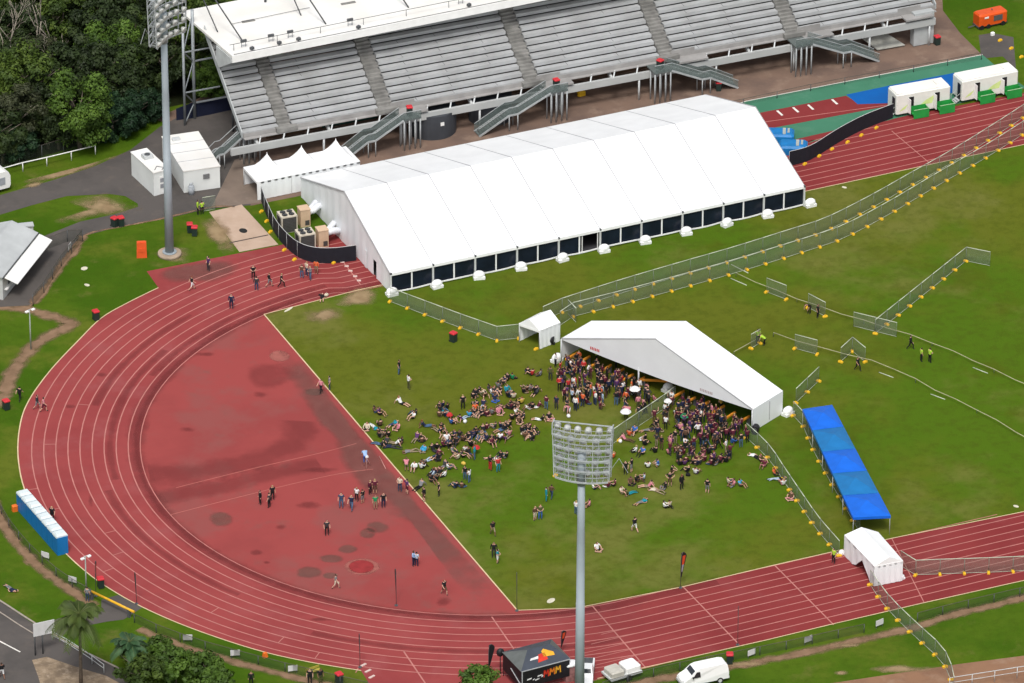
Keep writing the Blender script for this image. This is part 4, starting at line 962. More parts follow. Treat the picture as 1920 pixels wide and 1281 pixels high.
# ================================================================== PORTABLE TOILETS
TB = mat('toilet_blue', (.006, .155, .42), .45, .06, 1); TW = mat('toilet_roof', (.60, .67, .68), .35, .04)
A, B = at(31, 958), at(103, 1040); Lt = (B-A).length; n = 8; ang = math.atan2((B-A).y, (B-A).x)
ordw = ['farthest from camera, first of the row', 'second from the far end', 'third from the far end', 'fourth from the far end', 'fifth from the far end', 'sixth from the far end', 'seventh from the far end', 'nearest, showing its blue end wall']
step = Lt/(n-.5)
t0 = thing('portable_toilet', '', 'portable toilet', A, ang, 'blue portable toilets beside the track')
MB().box((0, 0, 1.02), (step-.05, 1.2, 2.04)).build('cabin', [TB], t0)
m = MB(); m.box((0, -.62, 1.0), (.72, .05, 1.8)); m.build('door', [mat('toilet_door_blue', (.008, .12, .34), .5)], t0)
m = MB(); rr = step/2-.10
m.add([(-rr, -.66, 2.02), (rr, -.66, 2.02), (rr, .66, 2.02), (-rr, .66, 2.02), (-rr, -.62, 2.18), (rr, -.62, 2.18), (rr, .62, 2.18), (-rr, .62, 2.18), (-rr*.6, -.5, 2.36), (rr*.6, -.5, 2.36), (rr*.6, .5, 2.36), (-rr*.6, .5, 2.36)],
      [(3, 2, 1, 0), (8, 9, 10, 11)]+[(i, (i+1) % 4, (i+1) % 4+4, i+4) for i in range(4)]+[(i+4, (i+1) % 4+4, (i+1) % 4+8, i+8) for i in range(4)])
m.build('roof', [TW], t0)
yv = Vector((-sin(ang), cos(ang), 0))
for k in range(n):
    p = A+(B-A).normalized()*(step*(k+.3))+yv*.75
    o = t0 if k == 0 else dup(t0, p, ang); o.location = p; o.rotation_euler.z = ang+pi; o['label'] = 'blue portable toilet with white roof, '+ordw[k]

# ================================================================== BINS, BARRIER, BOARDS, FLAGS
def bin_parts(lid_open=False):
    t = thing('wheelie_bin', '', 'bin', (0, 0, 0), 0, 'red lidded wheelie bins')
    m = MB(); m.box((0, 0, .52), (.52, .56, .92), 0, 0, 1.12); m.build('body', [DARKGREEN_PL], t)
    m = MB(); m.rbox((0, 0, 1.05), (.66, .70, .16), .06); m.build('lid', [RED_PL], t)
    m = MB(); m.tube([(-.27, .3, .1), (-.2, .3, .1)], .1, 10); m.tube([(.2, .3, .1), (.27, .3, .1)], .1, 10); m.build('wheels', [BLACK_PL], t)
    return t
b0 = bin_parts()
bins = [((215, 425), 0, 'red lidded bin on path edge, left one of the pair'), ((227, 424), 0, 'red lidded bin on path edge, right one of the pair'), ((356, 436), 0, 'red lidded bin on the grass right of the floodlight tower, left one'), ((365, 442), 0, 'red lidded bin on the grass right of the floodlight tower, right one'),
        ((180, 600), 0, 'red lidded bin on the grass at outer edge of the upper bend'), ((12, 768), 0, 'red lidded bin by the dirt path at far left edge'), ((850, 641), 0, 'red lidded bin alone on the field below the corridor fence'), ((1368, 1244), 0, 'red lidded bin near the white van behind the track'),
        ((636, 1281), 0, 'red lidded bin at the bottom edge beside yellow seat'), ((189, 1102), 0, 'red lidded bin beside the dark flag near the yellow boom gate'), ((1757, 84), 0, 'red lidded bin on the earth under right end of the grandstand'), ((1347, 170), 0, 'red lidded bin on the earth at foot of the right stair'),
        (LANDW[0], 1, 'red lidded bin on first stair landing from left of grandstand'), (LANDW[1], 1, 'red lidded bin on second stair landing from left of grandstand'), (LANDW[2], 1, 'red lidded bin on third stair landing from left of grandstand')]
for i, (p, hi, l) in enumerate(bins):
    p = p if hi else at(*p); o = b0 if i == 0 else dup(b0, p); o.location = p; o.rotation_euler.z = random.uniform(-.5, .5); o['label'] = l
    o.scale = (1.08,)*3
p = at(266, 482); m = MB(); m.box((0, 0, .95), (1.15, .55, 1.9), 0, 0, .92); m.box((0, -.22, 1.0), (.7, .18, .5), 0); m.box((0, 0, 1.93), (.8, .3, .1), 0)
tag(m.build('water_barrier', [mat('barrier_orange', (.72, .10, .025), .5, .06)], None, p, radians(-20)), 'upright orange plastic barrier on the grass left of the floodlight tower', 'barrier')
# stump, marker, paper litter on grass
for (x, y, a_, b_, l) in ((158, 504, .42, .22, 'pale board scrap lying on the grass left of the orange barrier'), (163, 535, .22, .22, 'small round white cover on grass below the pale board scrap'), (541, 581, .75, .1, 'pale plank lying near the upper corner of the field'), (1033, 1127, .55, .2, 'pale oval cover lying on field edge beside the near straight'), (1583, 352, .2, .2, 'small white marker on the grass beyond marquee corner'), (1905, 950, .2, .2, 'small white marker on field by the right edge')):
    p = at(x, y); m = MB(); m.slab([(a_*cos(k*pi/6), b_*sin(k*pi/6)*1.6, .06) for k in range(12)], .05); tag(m.build('ground_cover', [mat('bleached_board', (.66, .62, .48), .8, .1)], None, p, .5), l, 'ground cover')
# advertising boards along the running-track fence
bd0 = MB(); bd0.box((0, 0, .62), (.95, .05, .62), 0); bd0.beam((-.4, .04, 0), (-.4, .04, .9), .05, .05, 1); bd0.beam((.4, .04, 0), (.4, .04, .9), .05, .05, 1)
bdm = None
for (x, y, rz, l) in ((85, 1050, -55, 'white board near the blue portable toilets'), (136, 1096, -50, 'white board above the yellow boom gate'), (352, 1205, -24, 'white board above the leafy bushes, left one'), (441, 1234, -17, 'white board right of the leafy bushes'), (549, 1263, -12, 'white board at bottom edge left of the yellow seat'), (1409, 1233, 12, 'white board right of the white van'), (1515, 1208, 12, 'white board between the van and the corridor fence'), (1649, 1177, 12, 'white board beside the corridor fence'), (131, 471, 52, 'white board by the path corner above the grass bank')):
    p = at(x, y)
    if bdm is None: bdm = bd0.build('fence_board', [mat('board_grey_white', (.60, .60, .60), .6, .05), STEEL_D]); o = bdm
    else: o = dup(bdm, p)
    o.location = p; o.rotation_euler.z = radians(rz); tag(o, l, 'sign board', 'blank white boards along the track fence')
# feather flags
def flag(label, base, topw, ang, cols):
    p = at(*base); t = thing('feather_flag', label, 'feather flag', p, ang, 'feather flags around the track'); h = topw
    m = MB(); m.tube([(0, 0, 0), (0, 0, h*.75), (.05, 0, h*.92), (.22, 0, h), (.40, 0, h*.985)], .028, 6); m.cyl((0, 0, 0), .18, .1, 12); m.build('pole', [STEEL_D], t)
    n = 14; edge = []
    for k in range(n+1):
        u = k/n; z = h*.30+h*.69*u
        wd = .10+.62*min(1, u*1.25) if u < .8 else .72*math.sqrt(max(0, 1-((u-.8)/.2)**2*.75))
        edge.append((wd, z))
    m = MB()
    for k in range(n):
        (w0, z0), (w1, z1) = edge[k], edge[k+1]; u = k/n
        mi = 1 if (.45 < u < .85 and cols > 0) else (2 if .15 < u <= .45 and cols > 1 else 0)
        x0 = 0.03
        m.wall([(x0, 0, z0), (w0*.28, 0, z0), (w1*.28, 0, z1), (x0, 0, z1)], (0, .012, 0), 0)
        m.wall([(w0*.28, 0, z0), (w0*.8, 0, z0), (w1*.8, 0, z1), (w1*.28, 0, z1)], (0, .012, 0), mi)
        m.wall([(w0*.8, 0, z0), (w0, 0, z0), (w1, 0, z1), (w1*.8, 0, z1)], (0, .012, 0), 0)
    m.build('banner', [BLACK_PL, mat('flag_red', (.60, .07, .02), .6, .1), mat('flag_grey', (.30, .30, .31), .6)], t)
flag('black feather flag with red panel and grey lettering beside the start line on field edge', (1276, 1103), 4.2, .2, 2)
flag('thin dark feather flag seen edge on at outer edge of near straight', (1383, 1210), 4.4, 1.15, 0)
flag('thin dark feather flag seen edge on at lower corner of the field', (969, 1146), 4.4, 1.2, 0)
flag('black feather flag left of the black gazebo at bottom edge', (916, 1272), 3.9, .1, 0)
flag('small red and black feather flag behind the black gazebo', (1052, 1226), 2.6, .3, 1)
flag('dark red feather flag beside red lidded bin at outer bend', (180, 1118), 4.0, 1.0, 1)
flag('slim dark flag on infield red surface edge, leaning slightly left', (743, 1136), 4.2, 1.35, 0)
flag('slim dark flag at the outer edge of the bend near the bottom chute', (675, 1252), 3.8, 1.3, 0)
flag('slim grey flag beside the outer kerb near yellow boom gate', (256, 1133), 3.6, 1.4, 0)

# ================================================================== BLACK GAZEBO WITH MMM LOGO, VEHICLES
p = at(978, 1303); p2 = at(1057, 1282); gx = (p2-p); ga = math.atan2(gx.y, gx.x); gl = gx.length+.6
t = thing('gazebo', 'black promotional gazebo with red and orange lettering at bottom edge', 'gazebo', (p.x, p.y, 0), ga)
GB = mat('gazebo_black', (.012, .012, .015), .5, .1); GT = mat('gazebo_roof', (.055, .065, .085), .5, .1, .8)
c = [V((0, 0, 0)), V((gl, 0, 0)), V((gl, 4.0, 0)), V((0, 4.0, 0))]; zt = 2.75
m = MB(); r0, r1 = V((gl*.30, 1.9, zt+1.0)), V((gl*.78, 1.9, zt+1.0))
q = [x+Z*zt+((x-V((gl/2, 2, 0))).normalized()*.15) for x in c]
m.poly([q[0], q[1], r1, r0], 0); m.poly([q[2], q[3], r0, r1], 0); m.poly([q[1], q[2], r1], 1); m.poly([q[3], q[0], r0], 1); m.build('canopy', [GT, mat('gazebo_roof_grey', (.12, .13, .125), .5, .1)], t)
m = MB(); m.box((gl/2, -.05, 1.75), (gl, .05, 1.95)); m.box((-.04, 2.0, 1.75), (.05, 4.0, 1.95)); m.build('side_wall', [GB], t)
m = MB(); m.box((gl/2, -.09, zt-.03), (gl+.1, .05, .09)); m.box((.02, -.09, 1.6), (.08, .05, 2.2)); m.beam((-.08, .1, 1.2), (-.08, 2.2, 1.9), .1, .1); m.build('white_trim', [mat('trim_grey', (.45, .46, .48), .5)], t)
LOGO = [mat('logo_red', (.62, .04, .02), .5), mat('logo_orange', (.75, .20, .02), .5), mat('logo_amber', (.80, .40, .03), .5), mat('logo_white', (.72, .72, .72), .5)]
def letter_M(m, x, z, s, mi, y=-.10):
    w_ = s*.62; st = s*.16
    for (x0, z0, x1, z1) in ((0, 0, .10*w_, s), (.10*w_, s, .5*w_, .35*s), (.5*w_, .35*s, .9*w_, s), (.9*w_, s, w_, 0)):
        d = hypot(x1-x0, z1-z0)
        m.wall([(x+x0-st/2, y, z+z0), (x+x0+st/2, y, z+z0), (x+x1+st/2, y, z+z1), (x+x1-st/2, y, z+z1)], (0, -.012, 0), mi)
m = MB()
for k in range(3): letter_M(m, gl*.46+k*.66, 1.42+k*.05, .82, k)
m.build('lettering', LOGO, t)
m = MB()                                                   # white slanting word, too small to read
for k, (x, z, w_, h_) in enumerate(((.10, 1.55, .5, .16), (.22, 1.40, .2, .12), (.32, 1.66, .5, .14), (.27, 1.30, .45, .13), (.40, 1.50, .18, .16))):
    x *= gl; m.wall([(x, -.10, z), (x+w_, -.10, z+.06), (x+w_+.06, -.10, z+h_+.06), (x+.06, -.10, z+h_)], (0, -.012, 0), 3)
m.build('small_lettering', LOGO, t)
m = MB(); fa, fb = q[0], q[1]; dn = (r0+r1)/2-(fa+fb)/2
def onroof(u, v, lift=.02): return fa.lerp(fb, u)*(1-v)+r0.lerp(r1, u)*v+V((0, -.01, lift))
m.poly([onroof(.16, .42), onroof(.40, .42), onroof(.42, .56), onroof(.18, .52)], 3)
m.poly([onroof(.36, .22), onroof(.60, .28), onroof(.60, .66), onroof(.40, .62)], 0); m.poly([onroof(.52, .45), onroof(.80, .40), onroof(.84, .58), onroof(.62, .85), onroof(.52, .74)], 2)
m.build('roof_logo', LOGO, t)
for x in c: MB().tube([x, x+Z*zt], .04, 6).build('leg', [STEEL_D], t)
p = at(938, 1262); m = MB(); m.tube([(0, 0, 0), (0, 0, 2.2)], .05, 8, 0); m.ball((0, 0, 2.4), .42, 0, 12, 7, (1, .75, 1.1)); m.tube([(-.3, 0, .02), (.3, 0, .02)], .04, 6, 0); m.tube([(0, -.3, .02), (0, .3, .02)], .04, 6, 0)
tag(m.build('speaker_stand', [BLACK_PL], None, p), 'black round speaker on a stand left of the black gazebo', 'speaker')
TYRE = mat('tyre', (.02, .02, .02), .8); CARW = mat('car_white', (.80, .81, .80), .25, .02, .5, spec=.5); CARG = mat('car_glass', (.02, .025, .03), .1, .1, spec=.6)
def extrude_profile(prof, w_, inset=.12, top=.9):
    m = MB(); n = len(prof); ys = [(-w_/2+inset, .97), (-w_/2, 1), (w_/2, 1), (w_/2-inset, .97)]; vs = []
    zb = min(z for _, z in prof); zm = max(z for _, z in prof)
    for y, s in ((-1, 0), (1, 0)):
        for x, z in prof:
            f = 1-(0.16 if z > zb+(zm-zb)*.5 else 0)*((z-(zb+(zm-zb)*.5))/((zm-zb)*.5)); vs.append((x, y*w_/2*f, z))
    fs = [tuple(range(n-1, -1, -1)), tuple(range(n, 2*n))]+[(i, (i+1) % n, (i+1) % n+n, i+n) for i in range(n)]
    m.add(vs, fs); return m
# van, heading left
p = at(1275, 1288); t = thing('van', 'white delivery van parked on dirt at the bottom edge', 'van', (p.x, p.y, 0), math.atan2(*(lambda d: (d.y, d.x))(at(1362, 1270)-p)))
VL = 4.9
prof = [(0.0, .45), (.02, .85), (.25, 1.05), (.75, 1.30), (1.35, 1.92), (1.8, 2.08), (4.3, 2.10), (4.78, 1.95), (4.9, 1.2), (4.9, .45)]
extrude_profile(prof, 1.75).build('body', [CARW], t)
m = MB(); m.poly([(.80, -.70, 1.345), (.80, .70, 1.345), (1.33, .66, 1.915), (1.33, -.66, 1.915)]); m.build('windscreen', [CARG], t)
for s in (-1, 1):
    m = MB(); m.wall([(1.0, s*.873, 1.22), (1.85, s*.873, 1.22), (1.80, s*.785, 1.80), (1.45, s*.785, 1.80)], (0, s*.02, 0)); m.build('side_window', [CARG], t)
    for x in (.85, 3.95):
        m = MB(); m.tube([(x, s*.72, .34), (x, s*.9, .34)], .34, 16); w_ = m.build('wheel', [TYRE], t)
        m = MB(); m.tube([(x, s*.9, .34), (x, s*.915, .34)], .2, 12); m.build('rim', [STEEL_L], w_)
    m = MB(); m.box((.12, s*.62, .86), (.12, .36, .18)); m.build('headlight', [LAMPG], t)
    m = MB(); m.box((1.0, s*1.0, 1.35), (.1, .2, .16)); m.build('mirror', [BLACK_PL], t)
m = MB(); m.box((-.02, 0, .55), (.1, 1.7, .22)); m.box((4.93, 0, .55), (.1, 1.7, .22)); m.build('bumper', [mat('bumper_grey', (.5, .5, .5), .5)], t)
# flat tray ute behind pole, and tray with tarp at the bottom
p = at(1098, 1290); t = thing('ute', 'white utility truck half hidden behind the near floodlight pole', 'utility truck', (p.x-.5, p.y-.6, 0), radians(62))
prof = [(0, .45), (0, .95), (1.1, 1.05), (1.6, 1.68), (2.7, 1.72), (2.95, 1.05), (4.9, 1.0), (4.9, .45)]
extrude_profile(prof, 1.75).build('body', [CARW], t)
m = MB(); m.poly([(1.14, -.7, 1.085), (1.14, .7, 1.085), (1.6, .62, 1.70), (1.6, -.62, 1.70)]); m.poly([(2.73, .62, 1.70), (2.73, -.62, 1.70), (2.96, -.7, 1.1), (2.96, .7, 1.1)]); m.build('windscreen', [CARG], t)
m = MB(); m.box((3.95, 0, 1.02), (1.7, 1.4, .06)); m.build('tray', [STEEL_D], t)
for s in (-1, 1):
    for x in (.9, 4.0): m = MB(); m.tube([(x, s*.72, .33), (x, s*.89, .33)], .33, 14); m.build('wheel', [TYRE], t)
p = at(1068, 1275); t = thing('drink_tent', 'small pinkish drink stand with white rounded cover beside the gazebo', 'stand', (p.x, p.y, 0), ga)
m = MB(); m.ball((0, 0, 1.9), .6, 0, 12, 6, (1.5, 1.0, .5)); m.build('cover', [WHITE_PVC], t); m = MB(); m.box((0, 0, .85), (1.2, .8, 1.7)); m.build('counter', [mat('pink_grey', (.34, .17, .16), .7, .2, 3)], t)
p = at(1150, 1286); t = thing('trailer', 'flat pale trailer with two white covered crates at bottom edge', 'trailer', (p.x, p.y, 0), radians(6))
m = MB(); m.box((1.6, 1.0, .6), (3.6, 2.0, .2)); m.build('bed', [STEEL_L], t); m = MB(); m.rbox((.7, 1.0, 1.0), (1.5, 1.7, .6), .12); m.build('crate', [mat('pale_cover', (.52, .50, .44), .7, .1)], t); m = MB(); m.rbox((2.5, 1.0, 1.05), (1.7, 1.7, .7), .15); m.build('crate', [WHITE_PAINT], t)
for s in (0, 2.0): m = MB(); m.tube([(1.8, s-.1, .35), (1.8, s+.1, .35)], .33, 14); m.build('wheel', [TYRE], t)
# lamp posts
def lamp(label, base, h, ang=0.3):
    p = at(*base); t = thing('lamp_post', label, 'lamp post', p, ang); MB().tube([(0, 0, 0), (0, 0, h)], [.09, .06], 8).build('pole', [mat('lamp_pole', (.36, .40, .36), .5)], t)
    m = MB(); m.beam((-.45, 0, h), (.45, 0, h), .06); m.build('cross_arm', [STEEL_L], t)
    for s in (-1, 1): m = MB(); m.rbox((s*.42, -.1, h-.05), (.42, .32, .16), .05); m.build('lamp_head', [WHITE_PAINT], t)
lamp('slim lamp post with two white heads near the kiosk shed', (58, 655), 4.9)
lamp('slim lamp post with two white heads beside the boom gate person', (162, 1110), 4.2)
# roadside sign board lower left
p = at(66, 1230); q2 = at(102, 1222); t = thing('sign', 'large blank white sign on posts at lower left road corner', 'sign', p, math.atan2((q2-p).y, (q2-p).x)); L_ = (q2-p).length
m = MB(); m.box((L_/2, 0, 3.0), (L_+.2, .08, 1.5)); m.build('panel', [mat('board_grey_white', (.6, .6, .6))], t)
for x in (.05, L_*.42): MB().tube([(x, .08, 0), (x, .08, 3.4)], .08, 8).build('post', [STEEL_D], t)
m = MB(); m.beam((L_*.3, .1, 2.2), (L_*1.1, .1, 2.5), .12); m.build('brace', [STEEL_L], t)
# boom gate
p, q2 = at(172, 1124), at(252, 1162); t = thing('boom_gate', 'yellow boom gate across the footpath at lower left', 'gate', p, math.atan2((q2-p).y, (q2-p).x)); L_ = (q2-p).length
MB().tube([(0, 0, .95), (L_, 0, .9)], .13, 8).build('boom', [mat('boom_yellow', (.78, .42, .02), .4)], t)
MB().box((.0, 0, .5), (.3, .3, 1.0)).build('post', [STEEL_D], t); MB().box((L_*.88, 0, .45), (.25, .25, .9)).build('post', [STEEL_D], t)
# yellow seat
p = at(560, 1272); m = MB(); m.box((0, 0, .45), (1.6, .35, .06)); m.box((0, .2, .7), (1.6, .05, .25)); m.box((-.7, 0, .22), (.08, .4, .44), 1); m.box((.7, 0, .22), (.08, .4, .44), 1)
t = thing('bench', 'yellow bench on the grass at bottom edge left of the bin', 'bench', p+Vector((1.6, 0, 0)), radians(10)); m.build('seat', [mat('bench_yellow', (.42, .36, .06), .6), STEEL_D], t)
p = at(497, 1232); tag(MB().box((0, 0, .25), (.5, .4, .5), 0, .2, .7).build('marker_cone', [ORANGE_PL], None, p), 'small orange marker on grass below outer bend', 'marker')
for (x, y, l) in ((112, 962, 'orange box left of blue portable toilets, upper one'), (267//1, 1100, '')):
    if l: p = at(28, 958); tag(MB().rbox((0, 0, .35), (.6, .5, .7), .08).build('marker_box', [ORANGE_PL], None, p), 'orange marker box at far end of the portable toilets', 'marker')
# two white step blocks near chute corner
for i, (x, y) in enumerate(((681, 1248), (690, 1259), (697, 1270))):
    p = at(x, y); tag(MB().box((0, 0, .05), (.75, .22, .1), 0, .35).build('lane_block', [mat('pink_white', (.7, .55, .5), .7)], None, p), 'pale lane block by the chute corner, '+('farthest', 'middle', 'nearest')[i]+' of three', 'block', 'pale lane blocks')
for i, (x, y) in enumerate(((642, 492), (650, 500), (657, 509), (666, 519), (673, 527))):
    p = at(x, y); tag(MB().box((0, 0, .05), (.45, .25, .1), 0, -.4).build('lane_block', [mat('pink_white', (.7, .55, .5), .7)], None, p), 'pale lane block beside marquee gable, '+('farthest', 'second', 'third', 'fourth', 'nearest')[i]+' in its line', 'block', 'pale lane blocks by the marquee')

# ================================================================== FENCES
FRAME = mat('fence_frame', (.50, .54, .42), .45, .06, 1.0); POSTM = mat('fence_post', (.17, .20, .16), .5, .06); MESHM = seethrough('fence_mesh', (.20, .245, .20), .35)
PLEN, PH = 2.45, 1.85
fp0 = thing('temporary_fence', '', 'fence panel', (0, 0, 0), 0)
m = MB()
m.tube([(0, 0, PH), (PLEN, 0, PH)], .045, 5); m.tube([(0, 0, .12), (PLEN, 0, .12)], .022, 5)
for x in (0.02, PLEN-.02): m.tube([(x, 0, 0), (x, 0, PH)], .017, 5, 1)
m.build('frame', [FRAME, POSTM], fp0)
m = MB(); m.poly([(0.04, 0, .14), (PLEN-.04, 0, .14), (PLEN-.04, 0, PH-.03), (.04, 0, PH-.03)]); m.build('mesh', [MESHM], fp0)
ft0 = thing('fence_weight', '', 'fence foot', (0, 0, 0), 0)
m = MB(); m.rbox((0, 0, .11), (.66, .30, .22), .06); m.box((0, 0, .24), (.22, .2, .06)); m.build('block', [YELLOW_PL], ft0)
first_p, first_f = [True], [True]
ORD = lambda i: ['1st', '2nd', '3rd'][i] if i < 3 else ('%dth' % (i+1))
def fence(px, what, foot=True, sm=True, color=None, panels=True, startfoot=0):
    pts = pw(px, 5) if sm else [at(*p) for p in px]; q = resample(pts, PLEN)
    for i, p in enumerate(q):
        d = (q[min(i+1, len(q)-1)]-q[max(i-1, 0)]); ang = math.atan2(d.y, d.x)
        if foot and i >= startfoot:
            o = ft0 if first_f[0] else dup(ft0, p); first_f[0] = False; o.location = p; o.rotation_euler.z = ang+pi/2+random.uniform(-.2, .2); o.scale = (.9, 1, 1)
            tag(o, 'yellow fence foot, %s along %s' % (ORD(i), what), group='yellow fence feet')
        if panels and i < len(q)-1:
            d = q[i+1]-p; o = fp0 if first_p[0] else dup(fp0, p); first_p[0] = False; o.location = p; o.rotation_euler.z = math.atan2(d.y, d.x); o.scale = (d.length/PLEN, 1, 1)
            tag(o, 'wire fence panel, %s along %s' % (ORD(i), what), group='temporary wire fence panels')
fence([(1054, 587), (1160, 553), (1268, 521), (1376, 490), (1481, 457), (1548, 435), (1630, 394), (1706, 351), (1783, 308), (1876, 250), (1960, 195)], 'back row of the corridor from entry tent')
fence([(1075, 595), (1190, 566), (1300, 536), (1407, 505), (1513, 472), (1580, 449), (1661, 407), (1761, 348), (1861, 290), (1960, 226)], 'front row of the corridor from entry tent')
fence([(731, 567), (798, 592), (865, 617), (934, 641), (972, 636)], 'the run from marquee corner to small tent', sm=False)
fence([(1487, 781), (1506, 801), (1525, 846), (1562, 914), (1590, 962), (1612, 1000)], 'the run beside blue canopies')
fence([(1399, 822), (1441, 862), (1470, 905), (1502, 952), (1534, 998), (1573, 1043)], 'the run from entry tent to walkway tent')
fence([(1631, 1098), (1665, 1145), (1715, 1195), (1756, 1232), (1778, 1262), (1788, 1300)], 'the run below walkway tent')
fence([(1688, 1062), (1712, 1080), (1760, 1078), (1854, 1075), (1990, 1069)], 'the run on track right of walkway tent', sm=False)
fence([(1641, 627), (1811, 491)], 'the angled run at upper right of field', sm=False)
fence([(1811, 491), (1856, 500)], 'the short return at upper right of field', sm=False, foot=False)
fence([(1600, 613), (1681, 633)], 'the crossbar at lower end of angled run', sm=False, foot=False)
fence([(1492, 757), (1535, 716)], 'the stub behind the entry tent', sm=False)
fence([(1437, 549), (1474, 563)], 'the lone panel left of the crouching workers', sm=False)
fence([(1490, 655), (1532, 666)], 'the lone panel right of two workers', sm=False)
fence([(1150, 833), (1250, 765), (1266, 752)], 'the divider through the queue', foot=False, sm=False)
fence([(1576, 680), (1598, 660), (1622, 680)], 'the folded pair on the field', sm=False, startfoot=0)
fence([(1408, 655), (1425, 645)], 'the short piece by two workers', sm=False)
fence([(1515, 578), (1547, 595)], 'the panel held by crouching workers', sm=False)
fence([(380, 398), (404, 394)], 'the short gate by the concrete ramp', sm=False, foot=False)
fence([(1018, 603), (1054, 587)], 'the link from small tent to corridor', sm=False, foot=False)
fence([(1050, 612), (1075, 595)], 'the link from small tent to front corridor row', sm=False, foot=False)
fence([(1065, 590), (1080, 606)], 'the short return behind small tent', sm=False, foot=False)
for i, (x, y) in enumerate(((490, 398), (500, 416), (507, 436), (533, 470), (552, 488), (626, 494))):
    p = at(x, y); o = dup(ft0, p, .5); tag(o, 'yellow fence foot, %s along the curved black cloth fence' % ORD(i), group='yellow fence feet')
for i, (x, y) in enumerate(((1509, 309), (1536, 294), (1560, 281), (1589, 268), (1615, 255), (1643, 241))):
    p = at(x, y); o = dup(ft0, p, .5); tag(o, 'orange fence foot, %s along the straight black cloth fence' % ORD(i), group='yellow fence feet')
for i, (x, y) in enumerate(((1041, 893), (1161, 827), (1875, 77), (1896, 92), (1915, 108), (1005, 656), (1398, 824), (1875//1, 300))):
    if i < 6:
        p = at(x, y); o = dup(ft0, p, .3); tag(o, ('yellow block on grass left of floodlight head', 'yellow block at near end of the queue divider', 'yellow block below the generator, first of three', 'yellow block below the generator, middle of three', 'yellow block below the generator, last of three', 'yellow block under the small tent at left')[i], group='loose yellow blocks')
p = at(1112, 206-25); 
p = at(1090, 180); tag(MB().rbox((0, 0, .35), (1.0, .5, .6), .12).build('yellow_drum', [YELLOW_PL], None, p), 'orange yellow drum on the earth under the grandstand', 'drum')
# long barrier ropes laid over the right part of the field
def rope(label, px, zz=.55):
    pts = resample(pw(px, 5), 3.0); o = pts[0]; m = MB(); m.tube([p-o+Z*(zz-.12*(i % 2)) for i, p in enumerate(pts)], .045, 5)
    t = thing('rope_fence', label, 'rope fence', o); m.build('rope', [mat('rope_tan', (.42, .40, .24), .8, .1)], t)
    m = MB()
    for p in pts[::3]: m.tube([p-o, p-o+Z*zz], .03, 5)
    m.build('stakes', [STEEL_D], t)
rope('long tan rope barrier running from mid field to lower right', [(1450, 632), (1540, 660), (1622, 680), (1690, 705), (1760, 742), (1840, 780), (1940, 838)])
rope('long tan rope barrier running from mid field to right edge', [(1380, 520), (1470, 558), (1560, 590), (1690, 630), (1760, 655), (1840, 690), (1940, 736)])
rope('short pale rope from entry tent roof towards two workers', [(1376, 668), (1400, 655), (1420, 642)])
for i, (x0, y0, x1, y1, l) in enumerate(((1371, 497, 1403, 513, 'pale pole lying across the corridor on the field'), (1370, 523, 1400, 536, 'pale pole lying in front of corridor on the field'), (1648, 699, 1675, 709, 'pale pole lying beside rope, left one'), (1745, 740, 1772, 750, 'pale pole lying beside rope, middle one'), (1824, 690, 1852, 701, 'pale pole lying beside upper rope at right'))):
    a_, b_ = at(x0, y0), at(x1, y1); tag(MB().tube([Z*.06, b_-a_+Z*.06], .05, 6).build('loose_pole', [FRAME], None, a_), l, 'pole')
# white rail fence top left
pts = [at(*p) for p in ((-60, 352), (0, 334), (43, 322), (88, 312), (134, 301), (179, 290))]
t = thing('rail_fence', 'white post and rail fence below the trees at upper left', 'fence', pts[0])
m = MB(); m.tube([p-pts[0]+Z*1.15 for p in pts], .07, 6); m.build('rail', [WHITE_PAINT], t)
for p in pts: MB().tube([p-pts[0], p-pts[0]+Z*1.15], .06, 6).build('post', [WHITE_PAINT], t)
# dark mesh boundary fence behind it and along the forest
def mesh_fence(label, px, h, gap=3.0, rail=True, alpha_m=None):
    q = resample(pw(px, 5), gap); o = q[0]; t = thing('mesh_fence', label, 'fence', o)
    post = None
    for i, p in enumerate(q):
        if post is None: post = MB().tube([(0, 0, 0), (0, 0, h)], .045, 6).build('post', [STEEL_D], t)
        else:
            c = post.copy(); COL.objects.link(c); c.parent = t; c.location = p-o
    m = MB()
    for a_, b_ in zip(q, q[1:]): m.poly([a_-o+Z*.05, b_-o+Z*.05, b_-o+Z*h, a_-o+Z*h])
    m.build('mesh', [alpha_m or seethrough('chain_mesh', (.05, .065, .045), .28)], t)
    if rail: MB().tube([p-o+Z*h for p in q], .03, 5).build('rail', [mat('rail_rust', (.10, .085, .07), .7)], t)
mesh_fence('dark chain mesh fence along the foot of the forest', [(-50, 330), (60, 305), (150, 278), (200, 260), (260, 232), (300, 218)], 1.9)
mesh_fence('low dark mesh fence round the outer bend at lower left', [(-20, 915), (10, 978), (40, 1018), (70, 1050), (112, 1086), (152, 1112), (170, 1121)], 1.05)
mesh_fence('low dark mesh fence below the bend along the bottom', [(252, 1168), (300, 1190), (380, 1218), (460, 1240), (560, 1266), (690, 1296)], 1.05)
mesh_fence('low dark mesh fence along the near straight at lower right', [(1130, 1296), (1240, 1266), (1440, 1226), (1560, 1200), (1620, 1187)], 1.05)
mesh_fence('low dark mesh fence right of the corridor along the near straight', [(1720, 1166), (1800, 1145), (1960, 1108)], 1.05)
mesh_fence('dark mesh fence between path and grass bank by the kiosk', [(84, 470), (157, 445), (135, 476), (110, 507), (86, 545), (62, 574)], 1.5)
